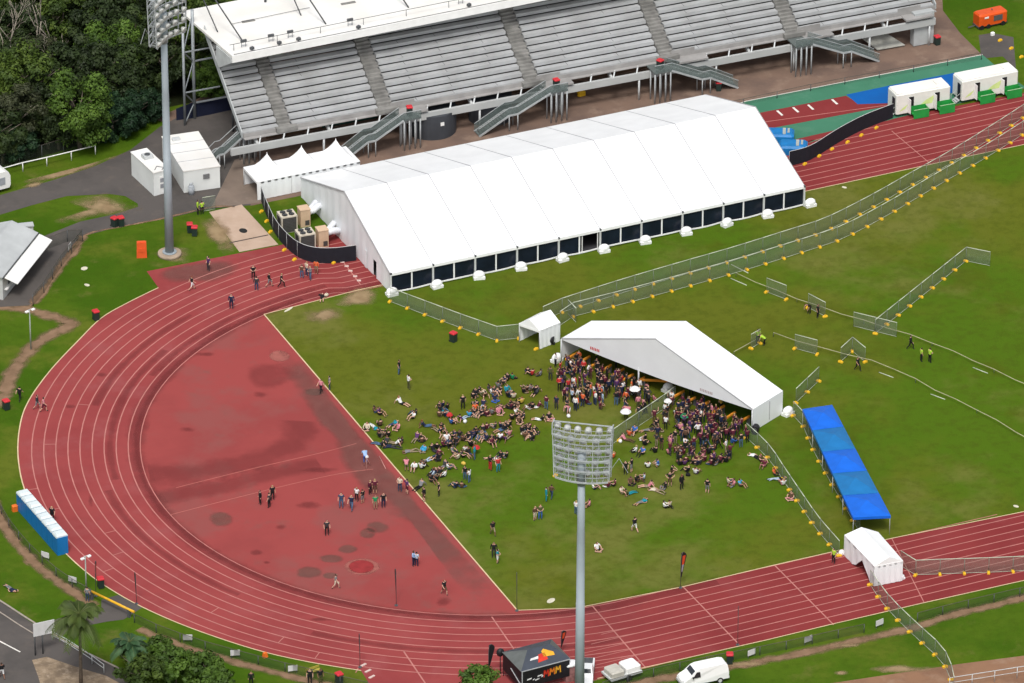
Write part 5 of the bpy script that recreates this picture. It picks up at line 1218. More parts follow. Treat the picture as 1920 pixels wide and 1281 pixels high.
# pipe rails at lower left road corner and bottom right
for nm, px, hh, l in (('pipe_rail', [(98, 1200), (118, 1210), (140, 1224), (165, 1240), (195, 1262)], 1.0, 'galvanised pipe handrail along the lower left road corner'), ('pipe_rail', [(1780, 1292), (1850, 1281), (1920, 1270), (1990, 1258)], 1.3, 'pale pipe fence on the red dirt at bottom right corner')):
    q = resample(pw(px, 4), 2.4); t = thing(nm, l, 'railing', q[0]); m = MB(); m.tube([p-q[0]+Z*hh for p in q], .04, 6); m.tube([p-q[0]+Z*hh*.55 for p in q], .03, 6); m.build('rail', [STEEL_L], t)
    for p in q: MB().tube([p-q[0], p-q[0]+Z*hh], .04, 6).build('post', [STEEL_L], t)
# fence behind the apron and small posts
mesh_fence('thin mesh fence along back of the green apron under the grandstand', [(1330, 212), (1400, 197), (1550, 165), (1700, 138), (1840, 112)], .9, 4.5, alpha_m=seethrough('thin_mesh', (.15, .14, .13), .12))
# ================================================================== TREES
def leafmat(name, a, b_, c):
    m = bpy.data.materials.new(name); n, bs = nodes_of(m)
    tc = n.nodes.new('ShaderNodeTexCoord'); nz = n.nodes.new('ShaderNodeTexNoise'); nz.inputs['Scale'].default_value = .55; nz.inputs['Detail'].default_value = 5
    cr = n.nodes.new('ShaderNodeValToRGB'); e = cr.color_ramp.elements
    e[0].position = .36; e[0].color = (*a, 1); e[1].position = .66; e[1].color = (*c, 1); x = e.new(.5); x.color = (*b_, 1)
    oi = n.nodes.new('ShaderNodeObjectInfo'); hv = n.nodes.new('ShaderNodeHueSaturation')
    mr = n.nodes.new('ShaderNodeMapRange'); mr.inputs[3].default_value = .78; mr.inputs[4].default_value = 1.22
    n.links.new(oi.outputs['Random'], mr.inputs[0]); n.links.new(mr.outputs[0], hv.inputs['Value'])
    n.links.new(tc.outputs['Object'], nz.inputs['Vector']); n.links.new(nz.outputs['Fac'], cr.inputs[0]); n.links.new(cr.outputs[0], hv.inputs['Color']); n.links.new(hv.outputs[0], bs.inputs['Base Color'])
    bs.inputs['Roughness'].default_value = .6; bs.inputs['Specular IOR Level'].default_value = .2
    MATS[name] = m; return m
LF = [leafmat('leaves_mid', (.022, .040, .006), (.038, .065, .009), (.068, .102, .014)),
      leafmat('leaves_dark', (.011, .020, .005), (.018, .031, .008), (.032, .050, .012)),
      leafmat('leaves_bright', (.030, .060, .008), (.048, .092, .010), (.080, .140, .018)),
      leafmat('leaves_grey', (.026, .032, .014), (.037, .044, .019), (.056, .064, .027)),
      leafmat('leaves_blue', (.007, .022, .009), (.011, .032, .012), (.022, .050, .017))]
BARK = mat('grey_bark', (.20, .165, .13), .9, .25, 2); BARKP = mat('pale_bark', (.38, .33, .27), .85, .2, 2)
def crown_mesh(seed, R, H, nclump, nleaf, lsize, flat=.75, hole=.15):
    rnd = random.Random(seed); m = MB(); vs = []; fs = []
    for c in range(nclump):
        while True:
            d = Vector((rnd.uniform(-1, 1), rnd.uniform(-1, 1), rnd.uniform(-.75, 1)))
            if .30 < d.length < 1: break
        d = d.normalized()*(.55+.45*rnd.random()**.6)
        ctr = Vector((d.x*R*rnd.uniform(.8, 1.08), d.y*R*rnd.uniform(.8, 1.08), H+d.z*R*flat)); cr_ = R*rnd.uniform(.20, .40)
        for k in range(nleaf):
            e = Vector((rnd.gauss(0, 1), rnd.gauss(0, 1), rnd.gauss(0, 1))).normalized()*cr_*rnd.random()**.4
            e.z *= .75
            p = ctr+e; s = lsize*rnd.uniform(.6, 1.3)
            nn = (e.normalized()+Vector((rnd.uniform(-.7, .7), rnd.uniform(-.7, .7), rnd.uniform(.0, 1.1)))).normalized(); t1 = nn.orthogonal().normalized(); t1 = Matrix.Rotation(rnd.uniform(0, 6.28), 3, nn) @ t1; t2 = nn.cross(t1)
            o = len(vs); vs += [p-t1*s, p-t2*s*.5, p+t1*s, p+t2*s*.5]; fs.append((o, o+1, o+2, o+3))
    m.add(vs, fs); me = bpy.data.meshes.new('crown'); me.from_pydata([tuple(v) for v in vs], [], fs); me.update(); return me
def trunk_mesh(seed, H, R, r0=.3, nb=7):
    rnd = random.Random(seed); m = MB()
    top = Vector((rnd.uniform(-.6, .6), rnd.uniform(-.6, .6), H*1.0)); mid = Vector((rnd.uniform(-.3, .3), rnd.uniform(-.3, .3), H*.5))
    m.tube([(0, 0, -.2), mid, top], [r0, r0*.75, r0*.4], 7)
    for k in range(nb):
        t = rnd.uniform(.45, .95); b_ = mid.lerp(top, t); a_ = rnd.uniform(0, 6.28); L_ = R*rnd.uniform(.55, .95)
        q = b_+Vector((cos(a_)*L_*.5, sin(a_)*L_*.5, L_*.45)); e = q+Vector((cos(a_+.4)*L_*.5, sin(a_+.4)*L_*.5, L_*.35))
        m.tube([b_, q, e], [r0*.38, r0*.25, r0*.08], 5)
    return m
def make_tree(name, seed, R, H, leaf, bark, nclump=34, nleaf=150, ls=.34, r0=.3, flat=.75):
    t = thing(name, '', 'tree', (0, 0, 0))
    me = crown_mesh(seed, R, H, nclump, nleaf, ls, flat); me.materials.append(LF[leaf]); o = bpy.data.objects.new('crown', me); COL.objects.link(o); o.parent = t
    trunk_mesh(seed, H, R, r0).build('trunk', [bark], t); return t
PROT = [make_tree('broadleaf_tree', 1, 4.2, 6.2, 0, BARK, 48, 220, .25, .3, 1.05), make_tree('broadleaf_tree', 2, 3.6, 5.4, 1, BARK, 44, 200, .25, .3, 1.1), make_tree('broadleaf_tree', 3, 4.4, 5.6, 2, BARK, 60, 260, .23, .35, 1.0),
        make_tree('gum_tree', 4, 3.6, 7.6, 3, BARKP, 34, 180, .22, .3, 1.15), make_tree('broadleaf_tree', 5, 3.2, 3.2, 4, BARK, 44, 220, .23, .25, .95)]
used = set()
KINDL = ['mid green tree', 'dark green tree', 'bright green rounded tree', 'grey green gum tree', 'bluish green low tree']
def put_tree(k, x, y, s, label, world=False):
    p = Vector((x, y, 0)) if world else at(x, y); t = PROT[k]
    o = t if k not in used else dup(t, p); used.add(k)
    o.location = p; o.rotation_euler.z = random.uniform(0, 6.28); o.scale = (s*random.uniform(.92, 1.08), s*random.uniform(.92, 1.08), s*random.uniform(.92, 1.1))
    tag(o, label, group='forest trees behind the rail fence')
TREES = [(2, 150, 268, .95, 'bright green rounded tree front of forest, directly above end of the white rail'), (4, 212, 250, .85, 'bluish green low tree at forest edge left of the floodlight pole'), (4, 255, 226, .75, 'low bluish green tree just left of the floodlight pole'), (1, 90, 268, .85, 'dark tree at forest edge behind the white rail fence'),
         (3, 40, 284, .80, 'grey green gum at forest edge near left border of the picture'), (1, 5, 298, .8, 'dark tree at forest edge cut by left border of the picture'), (2, 212, 165, .85, 'bright green tree left of floodlight head, highest bright one'), (2, 268, 120, .55, 'small bright green tree touching left side of floodlight head'),
         (1, 180, 195, 1.0, 'dark tree between two bright green trees of the forest'), (0, 60, 235, .95, 'mid green tree in second row at left of the forest'), (3, 75, 190, .85, 'grey green gum with pale forked trunk showing in the forest'), (1, 120, 205, .95, 'dark tree behind the front rounded bright tree'),
         (0, 10, 235, .9, 'mid green tree in second row at left border'), (1, 250, 180, .9, 'dark tree behind floodlight pole'), (1, 310, 175, .9, 'dark tree between floodlight pole and grandstand frame'), (0, 345, 150, .8, 'mid green tree seen through grandstand back frame'), (2, 400, 178, .55, 'small bright shrubby tree seen through grandstand back frame'),
         (0, 120, 110, 1.0, 'mid green tree at the top of the picture left of centre of forest'), (0, 150, 60, 1.0, 'yellowish green tree at upper edge of the forest'), (1, 195, 90, 1.05, 'dark tree high in forest'), (0, 235, 70, .95, 'mid green tree high in the forest left of the floodlight head'), (1, 50, 125, 1.0, 'dark tree behind bare pale branches'),
         (1, 0, 150, 1.0, 'dark tree at upper left border'), (0, 20, 60, 1.0, 'mid green tree at upper left corner'), (1, 90, 30, 1.05, 'dark tree at top edge of forest'), (1, 290, 60, 1.0, 'dark tree behind the floodlight head'), (0, 340, 60, .95, 'mid green tree above grandstand left roof corner'), (0, 400, 95, .8, 'mid green tree behind the left roof corner'),
         (1, 200, 0, 1.1, 'dark tree on upper skyline of forest'), (0, 60, -30, 1.1, 'mid green tree on the upper skyline at left'), (1, 130, -20, 1.1, 'dark tree on upper skyline left of middle'), (0, 270, -10, 1.1, 'mid green tree on the upper skyline by floodlight head'), (1, 330, 0, 1.1, 'dark tree on the upper skyline right of floodlight head'), (0, 420, 10, 1.0, 'mid green tree behind white roof corner'), (1, 480, 0, 1.0, 'dark tree peeking above the white roof'),
         (4, 30, 292, .7, 'low bluish green shrub tree by the rail fence at left'), (1, 110, 270, .7, 'low dark tree right behind second rail post'), (4, 185, 258, .6, 'low bluish green tree right of bright rounded tree'), (4, 235, 240, .6, 'low bluish green tree above bend of earth track'), (4, 285, 215, .6, 'low bluish green tree right behind floodlight pole'),
         (1, 30, 270, .8, 'low dark tree in second row near left border'), (1, 130, 245, .8, 'dark tree tucked behind the bright rounded tree'), (4, 200, 215, .8, 'bluish green tree in second row left of the pole'), (1, 225, 205, .8, 'low dark tree in second row beside the pole'), (1, 70, 215, .9, 'dark tree under the pale bare branches'), (1, 20, 190, .9, 'dark tree beside many branched bare tree'),
         (1, 320, 130, .9, 'dark tree between the floodlight head and grandstand frame'), (1, 375, 150, .8, 'dark tree behind the grandstand frame'), (1, 160, 140, .9, 'dark tree in middle of the forest'), (0, 100, 75, .9, 'mid green tree right of upper left corner'), (1, 250, 130, .95, 'dark tree left of floodlight head base'),
         (0, 0, 20, 1.1, 'mid green tree high at left border'), (1, 380, -50, 1.1, 'dark tree far back above the roof corner'), (0, 150, -80, 1.15, 'mid green tree far back at top'), (1, 30, -110, 1.15, 'dark tree far back at upper left'), (0, 250, -90, 1.1, 'mid green tree far back behind floodlight head'), (1, 440, -60, 1.1, 'dark tree far back behind roof')]
for k, x, y, s, l in TREES: put_tree(k, x, y+10, s, l)
# bare pale branches
def bare(seed, x, y, h, label):
    rnd = random.Random(seed); p = at(x, y); t = thing('bare_tree', label, 'tree', p, 0); m = MB()
    def grow(b_, d, L_, r, n):
        e = b_+d*L_; m.tube([b_, (b_+e)/2+Vector((rnd.uniform(-.2, .2), rnd.uniform(-.2, .2), 0)), e], [r, r*.85, r*.6], 5)
        if n == 0: return
        for k in range(rnd.choice((2, 2, 3))):
            dd = (d+Vector((rnd.uniform(-.6, .6), rnd.uniform(-.6, .6), rnd.uniform(-.1, .35)))).normalized(); grow(e, dd, L_*rnd.uniform(.6, .8), r*.6, n-1)
    grow(Vector((0, 0, 0)), Vector((rnd.uniform(-.1, .1), 0, 1)).normalized(), h*.5, .17, 4); m.build('trunk', [BARKP], t)
bare(3, 32, 190, 9, 'pale bare tree with many branches at upper left'); bare(5, 72, 155, 9, 'pale bare forked tree right of the many branched one'); bare(8, 112, 190, 7, 'pale bare tree leaning right in the middle of forest')
# bushes bottom left, palms
bp = [make_tree('bush', 21, 1.9, 1.9, 2, BARK, 30, 120, .22, .12, .85), make_tree('bush', 22, 2.3, 2.3, 0, BARK, 34, 130, .22, .14, .8)]
usedb = set()
for i, (k, x, y, s, l) in enumerate(((0, 285, 1262, 1.0, 'bright green bush right of the palms at bottom left'), (0, 330, 1285, 1.1, 'large dark green bush at the bottom edge left of centre'), (0, 385, 1290, 1.05, 'bright bush at bottom edge, rightmost of the big clump'), (1, 270, 1300, 1.0, 'dark green bush at bottom edge below small palm'), (0, 410, 1305, .9, 'green bush cut by the bottom edge right of clump'), (0, 245, 1235, .7, 'small green bush beside small palm'), (0, 893, 1310, 1.0, 'green bush tip at bottom edge left of the gazebo'), (0, 300, 1240, .75, 'small bright bush above the big clump'))):
    p = at(x, y); o = bp[k] if k not in usedb else dup(bp[k], p); usedb.add(k); o.location = p; o.rotation_euler.z = i*1.3; o.scale = (s, s, s); tag(o, l, 'bush', 'bushes at bottom edge')
PALM = leafmat('palm_leaf', (.040, .062, .012), (.058, .088, .016), (.090, .125, .026)); PALM2 = leafmat('palm_leaf_dark', (.02, .05, .02), (.03, .07, .028), (.05, .10, .04))
def palm(label, x, y, h, R, n, lm, seed):
    rnd = random.Random(seed); p = at(x, y); t = thing('palm_tree', label, 'palm tree', p)
    m = MB(); m.tube([(0, 0, -.2), (.05, 0, h*.4), (.12, .05, h*.8), (.1, .05, h)], [.24, .17, .15, .17], 8); m.build('trunk', [mat('palm_trunk', (.13, .10, .075), .9, .25, 3)], t)
    m = MB(); vs = []; fs = []
    for k in range(n):
        a_ = k*2.399+rnd.uniform(-.2, .2); el = rnd.uniform(-.25, 1.1); L_ = R*rnd.uniform(.8, 1.1); pts = []; N = 9
        for j in range(N+1):
            u = j/N; r_ = L_*u*(cos(el)*.9+.1)*(1-.12*u); z = L_*u*sin(el)*.9-L_*.62*u*u*(.75+.25*cos(el)); pts.append(Vector((.1+cos(a_)*r_, .05+sin(a_)*r_, h+.1+z)))
        m.tube(pts, [.035*(1-.8*j/N) for j in range(N+1)], 4, 1)
        sd_ = Vector((-sin(a_), cos(a_), 0))
        for j in range(1, N+1):
            for q in (0, .5):
                b_ = pts[j-1].lerp(pts[j], q); d = (pts[j]-pts[j-1]).normalized(); ll = R*.24*(1-abs(j/N-.45)*.9)
                for s in (-1, 1):
                    tip = b_+sd_*s*ll*.85+d*ll*.6+Vector((0, 0, -ll*.55)); o = len(vs); wv = d*.10; vs += [b_-wv, b_+wv, tip+wv*.3, tip-wv*.3]; fs.append((o, o+1, o+2, o+3))
    m.add(vs, fs, 0); m.build('fronds', [lm, mat('frond_rib', (.11, .13, .04), .7)], t)
palm('tall palm tree with spreading fronds at lower left', 152, 1295, 8.6, 3.7, 34, PALM, 2)
palm('short dark palm right of the tall palm at lower left', 243, 1275, 4.2, 2.6, 22, PALM2, 5)
# ================================================================== PEOPLE
# a pose is a skeleton grown into one continuous surface with the Skin modifier; faces take the colour of the nearest limb
SK, HA, TO, BO, SH = 0, 1, 2, 3, 4     # skin, hair, top, bottoms, shoes
def body_mesh(name, J, armcov=.35, legcov=1.0):
    """J: joint positions; returns mesh with slots skin, hair, top, bottoms, shoes"""
    names = ['pel', 'che', 'nek', 'hed', 'crn', 'hiL', 'knL', 'anL', 'toL', 'hiR', 'knR', 'anR', 'toR', 'shL', 'elL', 'wrL', 'haL', 'shR', 'elR', 'wrR', 'haR', 'abd']
    rad = dict(pel=.135, abd=.125, che=.145, nek=.055, hed=.095, crn=.085, hi=.095, kn=.062, an=.042, to=.036, sh=.068, el=.045, wr=.034, ha=.040)
    J = dict(J)
    J['abd'] = (Vector(J['pel'])+Vector(J['che']))/2
    E = [('pel', 'abd'), ('abd', 'che'), ('che', 'nek'), ('nek', 'hed'), ('hed', 'crn')]
    for s in 'LR': E += [('pel', 'hi'+s), ('hi'+s, 'kn'+s), ('kn'+s, 'an'+s), ('an'+s, 'to'+s), ('che', 'sh'+s), ('sh'+s, 'el'+s), ('el'+s, 'wr'+s), ('wr'+s, 'ha'+s)]
    idx = {n_: i for i, n_ in enumerate(names)}
    me = bpy.data.meshes.new('sk'); me.from_pydata([tuple(J[n_]) for n_ in names], [(idx[a_], idx[b_]) for a_, b_ in E], []); me.update()
    ob = bpy.data.objects.new('sk', me); COL.objects.link(ob)
    md = ob.modifiers.new('s', 'SKIN'); md.use_smooth_shade = True
    ss = ob.modifiers.new('u', 'SUBSURF'); ss.levels = 1; ss.render_levels = 1
    for i, n_ in enumerate(names):
        r = rad.get(n_, rad.get(n_[:2], .05)); me.skin_vertices[0].data[i].radius = (r*1.15 if n_ in ('pel', 'che', 'abd') else r, r); me.skin_vertices[0].data[i].use_root = (n_ == 'pel')
    dg = bpy.context.evaluated_depsgraph_get(); dg.update()
    out = bpy.data.meshes.new_from_object(ob.evaluated_get(dg)); out.name = name
    bpy.data.objects.remove(ob); bpy.data.meshes.remove(me)
    segs = []
    def col(a_, b_, t):
        k = b_[:2]
        if b_ in ('nek',): return TO if t < .6 else SK
        if b_ == 'hed': return SK
        if b_ == 'crn': return HA
        if b_ in ('abd', 'che'): return BO if (b_ == 'abd' and t < .25) else TO
        if k == 'hi': return BO
        if k == 'kn': return BO if t < legcov*2 else SK
        if k == 'an': return BO if .5+t/2 < legcov else SK
        if k == 'to': return SH
        if k == 'sh': return TO
        if k == 'el': return TO if t/2 < armcov else SK
        if k == 'wr': return TO if .5+t/2 < armcov else SK
        return SK
    hed, nek, crn = Vector(J['hed']), Vector(J['nek']), Vector(J['crn']); fwd = Vector(J.get('face', (0, 1, 0)))
    for p in out.polygons:
        c = Vector(p.center); best = None
        for a_, b_ in E:
            A_, B_ = Vector(J[a_]), Vector(J[b_]); d = B_-A_; t = max(0, min(1, (c-A_).dot(d)/max(d.length_squared, 1e-9))); q = (c-A_-d*t).length
            r = rad.get(b_, rad.get(b_[:2], .05)); q -= r*.6
            if best is None or q < best[0]: best = (q, col(a_, b_, t))
        mi = best[1]
        if (c-hed).length < .20 and (c-hed).dot((hed-nek).normalized()) > -.08:
            mi = SK if ((c-hed).normalized().dot(fwd) > .35 and (c-hed).dot((crn-hed).normalized()) < .10) else HA
        p.material_index = mi; p.use_smooth = True
    return out
def pose(**k):
    base = dict(pel=(0, 0, .95), che=(0, .01, 1.30), nek=(0, 0, 1.47), hed=(0, .03, 1.58), crn=(0, .02, 1.68), hiL=(-.10, 0, .88), knL=(-.12, .02, .49), anL=(-.12, -.02, .08), toL=(-.13, .12, .04),
                hiR=(.10, 0, .88), knR=(.12, .02, .49), anR=(.12, -.02, .08), toR=(.13, .12, .04), shL=(-.19, 0, 1.40), elL=(-.25, -.03, 1.12), wrL=(-.25, .06, .88), haL=(-.24, .10, .78), shR=(.19, 0, 1.40), elR=(.25, -.03, 1.12), wrR=(.25, .06, .88), haR=(.24, .10, .78))
    base.update(k); return base
sit = dict(pel=(0, 0, .13), che=(0, -.10, .50), nek=(0, -.09, .68), hed=(0, -.05, .79), crn=(0, -.05, .89), hiL=(-.10, .05, .12), knL=(-.15, .42, .47), anL=(-.14, .66, .08), toL=(-.14, .80, .05), hiR=(.10, .05, .12), knR=(.15, .42, .47), anR=(.14, .66, .08), toR=(.14, .80, .05),
           shL=(-.19, -.09, .60), elL=(-.27, .12, .42), wrL=(-.17, .34, .46), haL=(-.10, .42, .46), shR=(.19, -.09, .60), elR=(.27, .12, .42), wrR=(.17, .34, .46), haR=(.10, .42, .46))
POSES = dict(
    stand=pose(), stand2=pose(elL=(-.27, .02, 1.13), wrL=(-.10, .24, 1.10), haL=(-.02, .26, 1.12), elR=(.27, .02, 1.13), wrR=(.10, .24, 1.08), haR=(.02, .26, 1.08)),
    walk=pose(knL=(-.11, .22, .52), anL=(-.11, .24, .10), toL=(-.11, .39, .08), knR=(.11, -.08, .50), anR=(.11, -.34, .14), toR=(.11, -.24, .04), elL=(-.25, -.14, 1.13), wrL=(-.25, -.20, .90), haL=(-.25, -.18, .81), elR=(.25, .10, 1.12), wrR=(.23, .28, .95), haR=(.22, .36, .90)),
    wave=pose(elR=(.36, .05, 1.50), wrR=(.34, .12, 1.75), haR=(.34, .14, 1.84)), hips=pose(elL=(-.40, -.06, 1.18), wrL=(-.20, .06, 1.0), haL=(-.14, .09, .98), elR=(.40, -.06, 1.18), wrR=(.20, .06, 1.0), haR=(.14, .09, .98)),
    sit=dict(sit), sitx=dict(sit, knL=(-.40, .28, .17), anL=(.04, .40, .09), toL=(.14, .42, .08), knR=(.40, .28, .17), anR=(-.04, .52, .08), toR=(-.15, .54, .08), elL=(-.30, .10, .36), wrL=(-.20, .28, .26), haL=(-.12, .34, .24), elR=(.30, .10, .36), wrR=(.20, .28, .26), haR=(.12, .34, .24)),
    sitlean=dict(sit, che=(0, -.22, .46), nek=(0, -.28, .63), hed=(0, -.25, .75), crn=(0, -.26, .85), knL=(-.12, .50, .22), anL=(-.12, .92, .08), toL=(-.13, .98, .18), knR=(.12, .50, .22), anR=(.14, .92, .08), toR=(.15, .98, .18), shL=(-.19, -.25, .55), elL=(-.27, -.42, .32), wrL=(-.27, -.50, .08), haL=(-.28, -.54, .05), shR=(.19, -.25, .55), elR=(.27, -.42, .32), wrR=(.27, -.50, .08), haR=(.28, -.54, .05)),
    lie=dict(sit, pel=(0, 0, .13), che=(0, -.36, .14), nek=(0, -.54, .14), hed=(0, -.66, .15), crn=(0, -.76, .15), hiL=(-.1, .06, .12), knL=(-.13, .46, .28), anL=(-.12, .82, .08), toL=(-.13, .88, .2), hiR=(.1, .06, .12), knR=(.13, .47, .12), anR=(.13, .90, .08), toR=(.15, .95, .18), shL=(-.2, -.44, .13), elL=(-.34, -.24, .10), wrL=(-.26, -.02, .12), haL=(-.2, .05, .16), shR=(.2, -.44, .13), elR=(.36, -.55, .10), wrR=(.22, -.72, .12), haR=(.14, -.76, .12), face=(0, 0, 1)),
    bend=pose(pel=(0, -.12, .88), che=(0, .24, 1.12), nek=(0, .40, 1.16), hed=(0, .50, 1.16), crn=(0, .58, 1.10), hiL=(-.1, -.1, .84), hiR=(.1, -.1, .84), shL=(-.19, .32, 1.12), elL=(-.23, .38, .86), wrL=(-.2, .45, .66), haL=(-.18, .48, .58), shR=(.19, .32, 1.12), elR=(.23, .38, .86), wrR=(.2, .45, .66), haR=(.18, .48, .58)),
    crouch=dict(sit, pel=(0, 0, .32), che=(0, .12, .66), nek=(0, .16, .83), hed=(0, .22, .93), crn=(0, .22, 1.03), hiL=(-.1, .05, .32), hiR=(.1, .05, .32), knL=(-.15, .42, .52), anL=(-.14, .16, .08), toL=(-.14, .30, .04), knR=(.15, .42, .52), anR=(.14, .16, .08), toR=(.14, .30, .04), shL=(-.19, .13, .76), elL=(-.25, .36, .60), wrL=(-.15, .56, .48), haL=(-.1, .62, .42), shR=(.19, .13, .76), elR=(.25, .36, .60), wrR=(.15, .56, .48), haR=(.1, .62, .42)))
CM = {}
CL = dict(black=(.010, .010, .012), charcoal=(.035, .035, .04), navy=(.012, .018, .055), grey=(.20, .20, .21), white=(.78, .78, .78), maroon=(.10, .012, .03), red=(.50, .03, .03), orange=(.70, .13, .04), blue=(.04, .13, .45), teal=(.01, .25, .32), green=(.015, .26, .10), jeans=(.07, .13, .23), denim=(.035, .06, .12), khaki=(.28, .22, .14), pink=(.60, .22, .27), lightblue=(.30, .45, .70), olive=(.08, .085, .03), brown=(.11, .06, .035), yellow=(.65, .45, .08), hivis=(.40, .62, .05), cream=(.62, .54, .42), purple=(.09, .03, .12), skyblue=(.05, .35, .62), paleblue=(.40, .50, .62))
def cloth(c):
    if c not in CM: CM[c] = mat('cloth_'+c, CL[c], .85, .12, 6)
    return CM[c]
SKIN = [mat('skin_%s' % n_, c, .6, .06, 5) for n_, c in (('fair', (.56, .33, .24)), ('tan', (.42, .23, .15)), ('brown', (.22, .11, .07)))]
HAIR = {n_: mat('hair_'+n_, c, .6, .15, 8) for n_, c in (('black', (.010, .008, .008)), ('brown', (.045, .022, .012)), ('blond', (.40, .28, .12)), ('red', (.22, .06, .025)), ('white', (.75, .74, .70)), ('hivis', (.5, .6, .05)))}
SHOE = mat('shoe_dark', (.03, .03, .03), .7)
BM = {}
def bodym(ps, ac, lc):
    k = (ps, ac, lc)
    if k not in BM:
        me = body_mesh('person', POSES[ps], ac, lc)
        for m in (SKIN[0], HAIR['black'], cloth('black'), cloth('jeans'), SHOE): me.materials.append(m)
        BM[k] = me
    return BM[k]
PEOPLE = []
PW = dict(stand='standing', stand2='standing with hands together', walk='walking', wave='standing with arm raised', hips='standing hands on hips', sit='sitting with knees up', sitx='sitting cross legged', sitlean='sitting leaning back', lie='lying down', bend='bending forward', crouch='crouching')
def person(x, y, ps, top, bot, head=None, hair=None, where='', arm=None, leg=None, cat='person', s=None, world=None, extra=''):
    p = world if world is not None else at(x, y)
    arm = arm if arm is not None else random.choice((.3, .3, .3, .95)); leg = leg if leg is not None else random.choice((1.0, 1.0, .55, .55, .38))
    me = bodym(ps, arm, leg); o = bpy.data.objects.new('person', me); COL.objects.link(o)
    hair = hair or random.choice(('black', 'black', 'brown', 'brown', 'brown', 'blond', 'red'))
    ms = (random.choice((SKIN[0], SKIN[0], SKIN[0], SKIN[1], SKIN[2])), HAIR[hair], cloth(top), cloth(bot), SHOE)
    for sl_, m in zip(o.material_slots, ms): sl_.link = 'OBJECT'; sl_.material = m
    o.location = p; o.rotation_euler.z = head if head is not None else random.uniform(0, 6.28)
    s = s or random.uniform(.98, 1.10); o.scale = (s*1.16, s*1.16, s*1.02)
    xx, yy = proj(p)
    PEOPLE.append([o, ps, top, bot, leg, hair, where, xx, yy, extra]); o['category'] = cat
    return o
DK = ['black', 'black', 'black', 'charcoal', 'navy', 'maroon', 'black', 'grey', 'olive', 'purple', 'brown', 'white']
DB = ['black', 'black', 'denim', 'denim', 'navy', 'black', 'charcoal', 'brown', 'jeans']
rp_ = lambda seq: random.choice(seq)
W1, W2, W3, W4, W5 = 'on red infield surface', 'on the upper bend', 'on grass near the red edge', 'on grass in the seated crowd', 'on grass before the floodlight head'
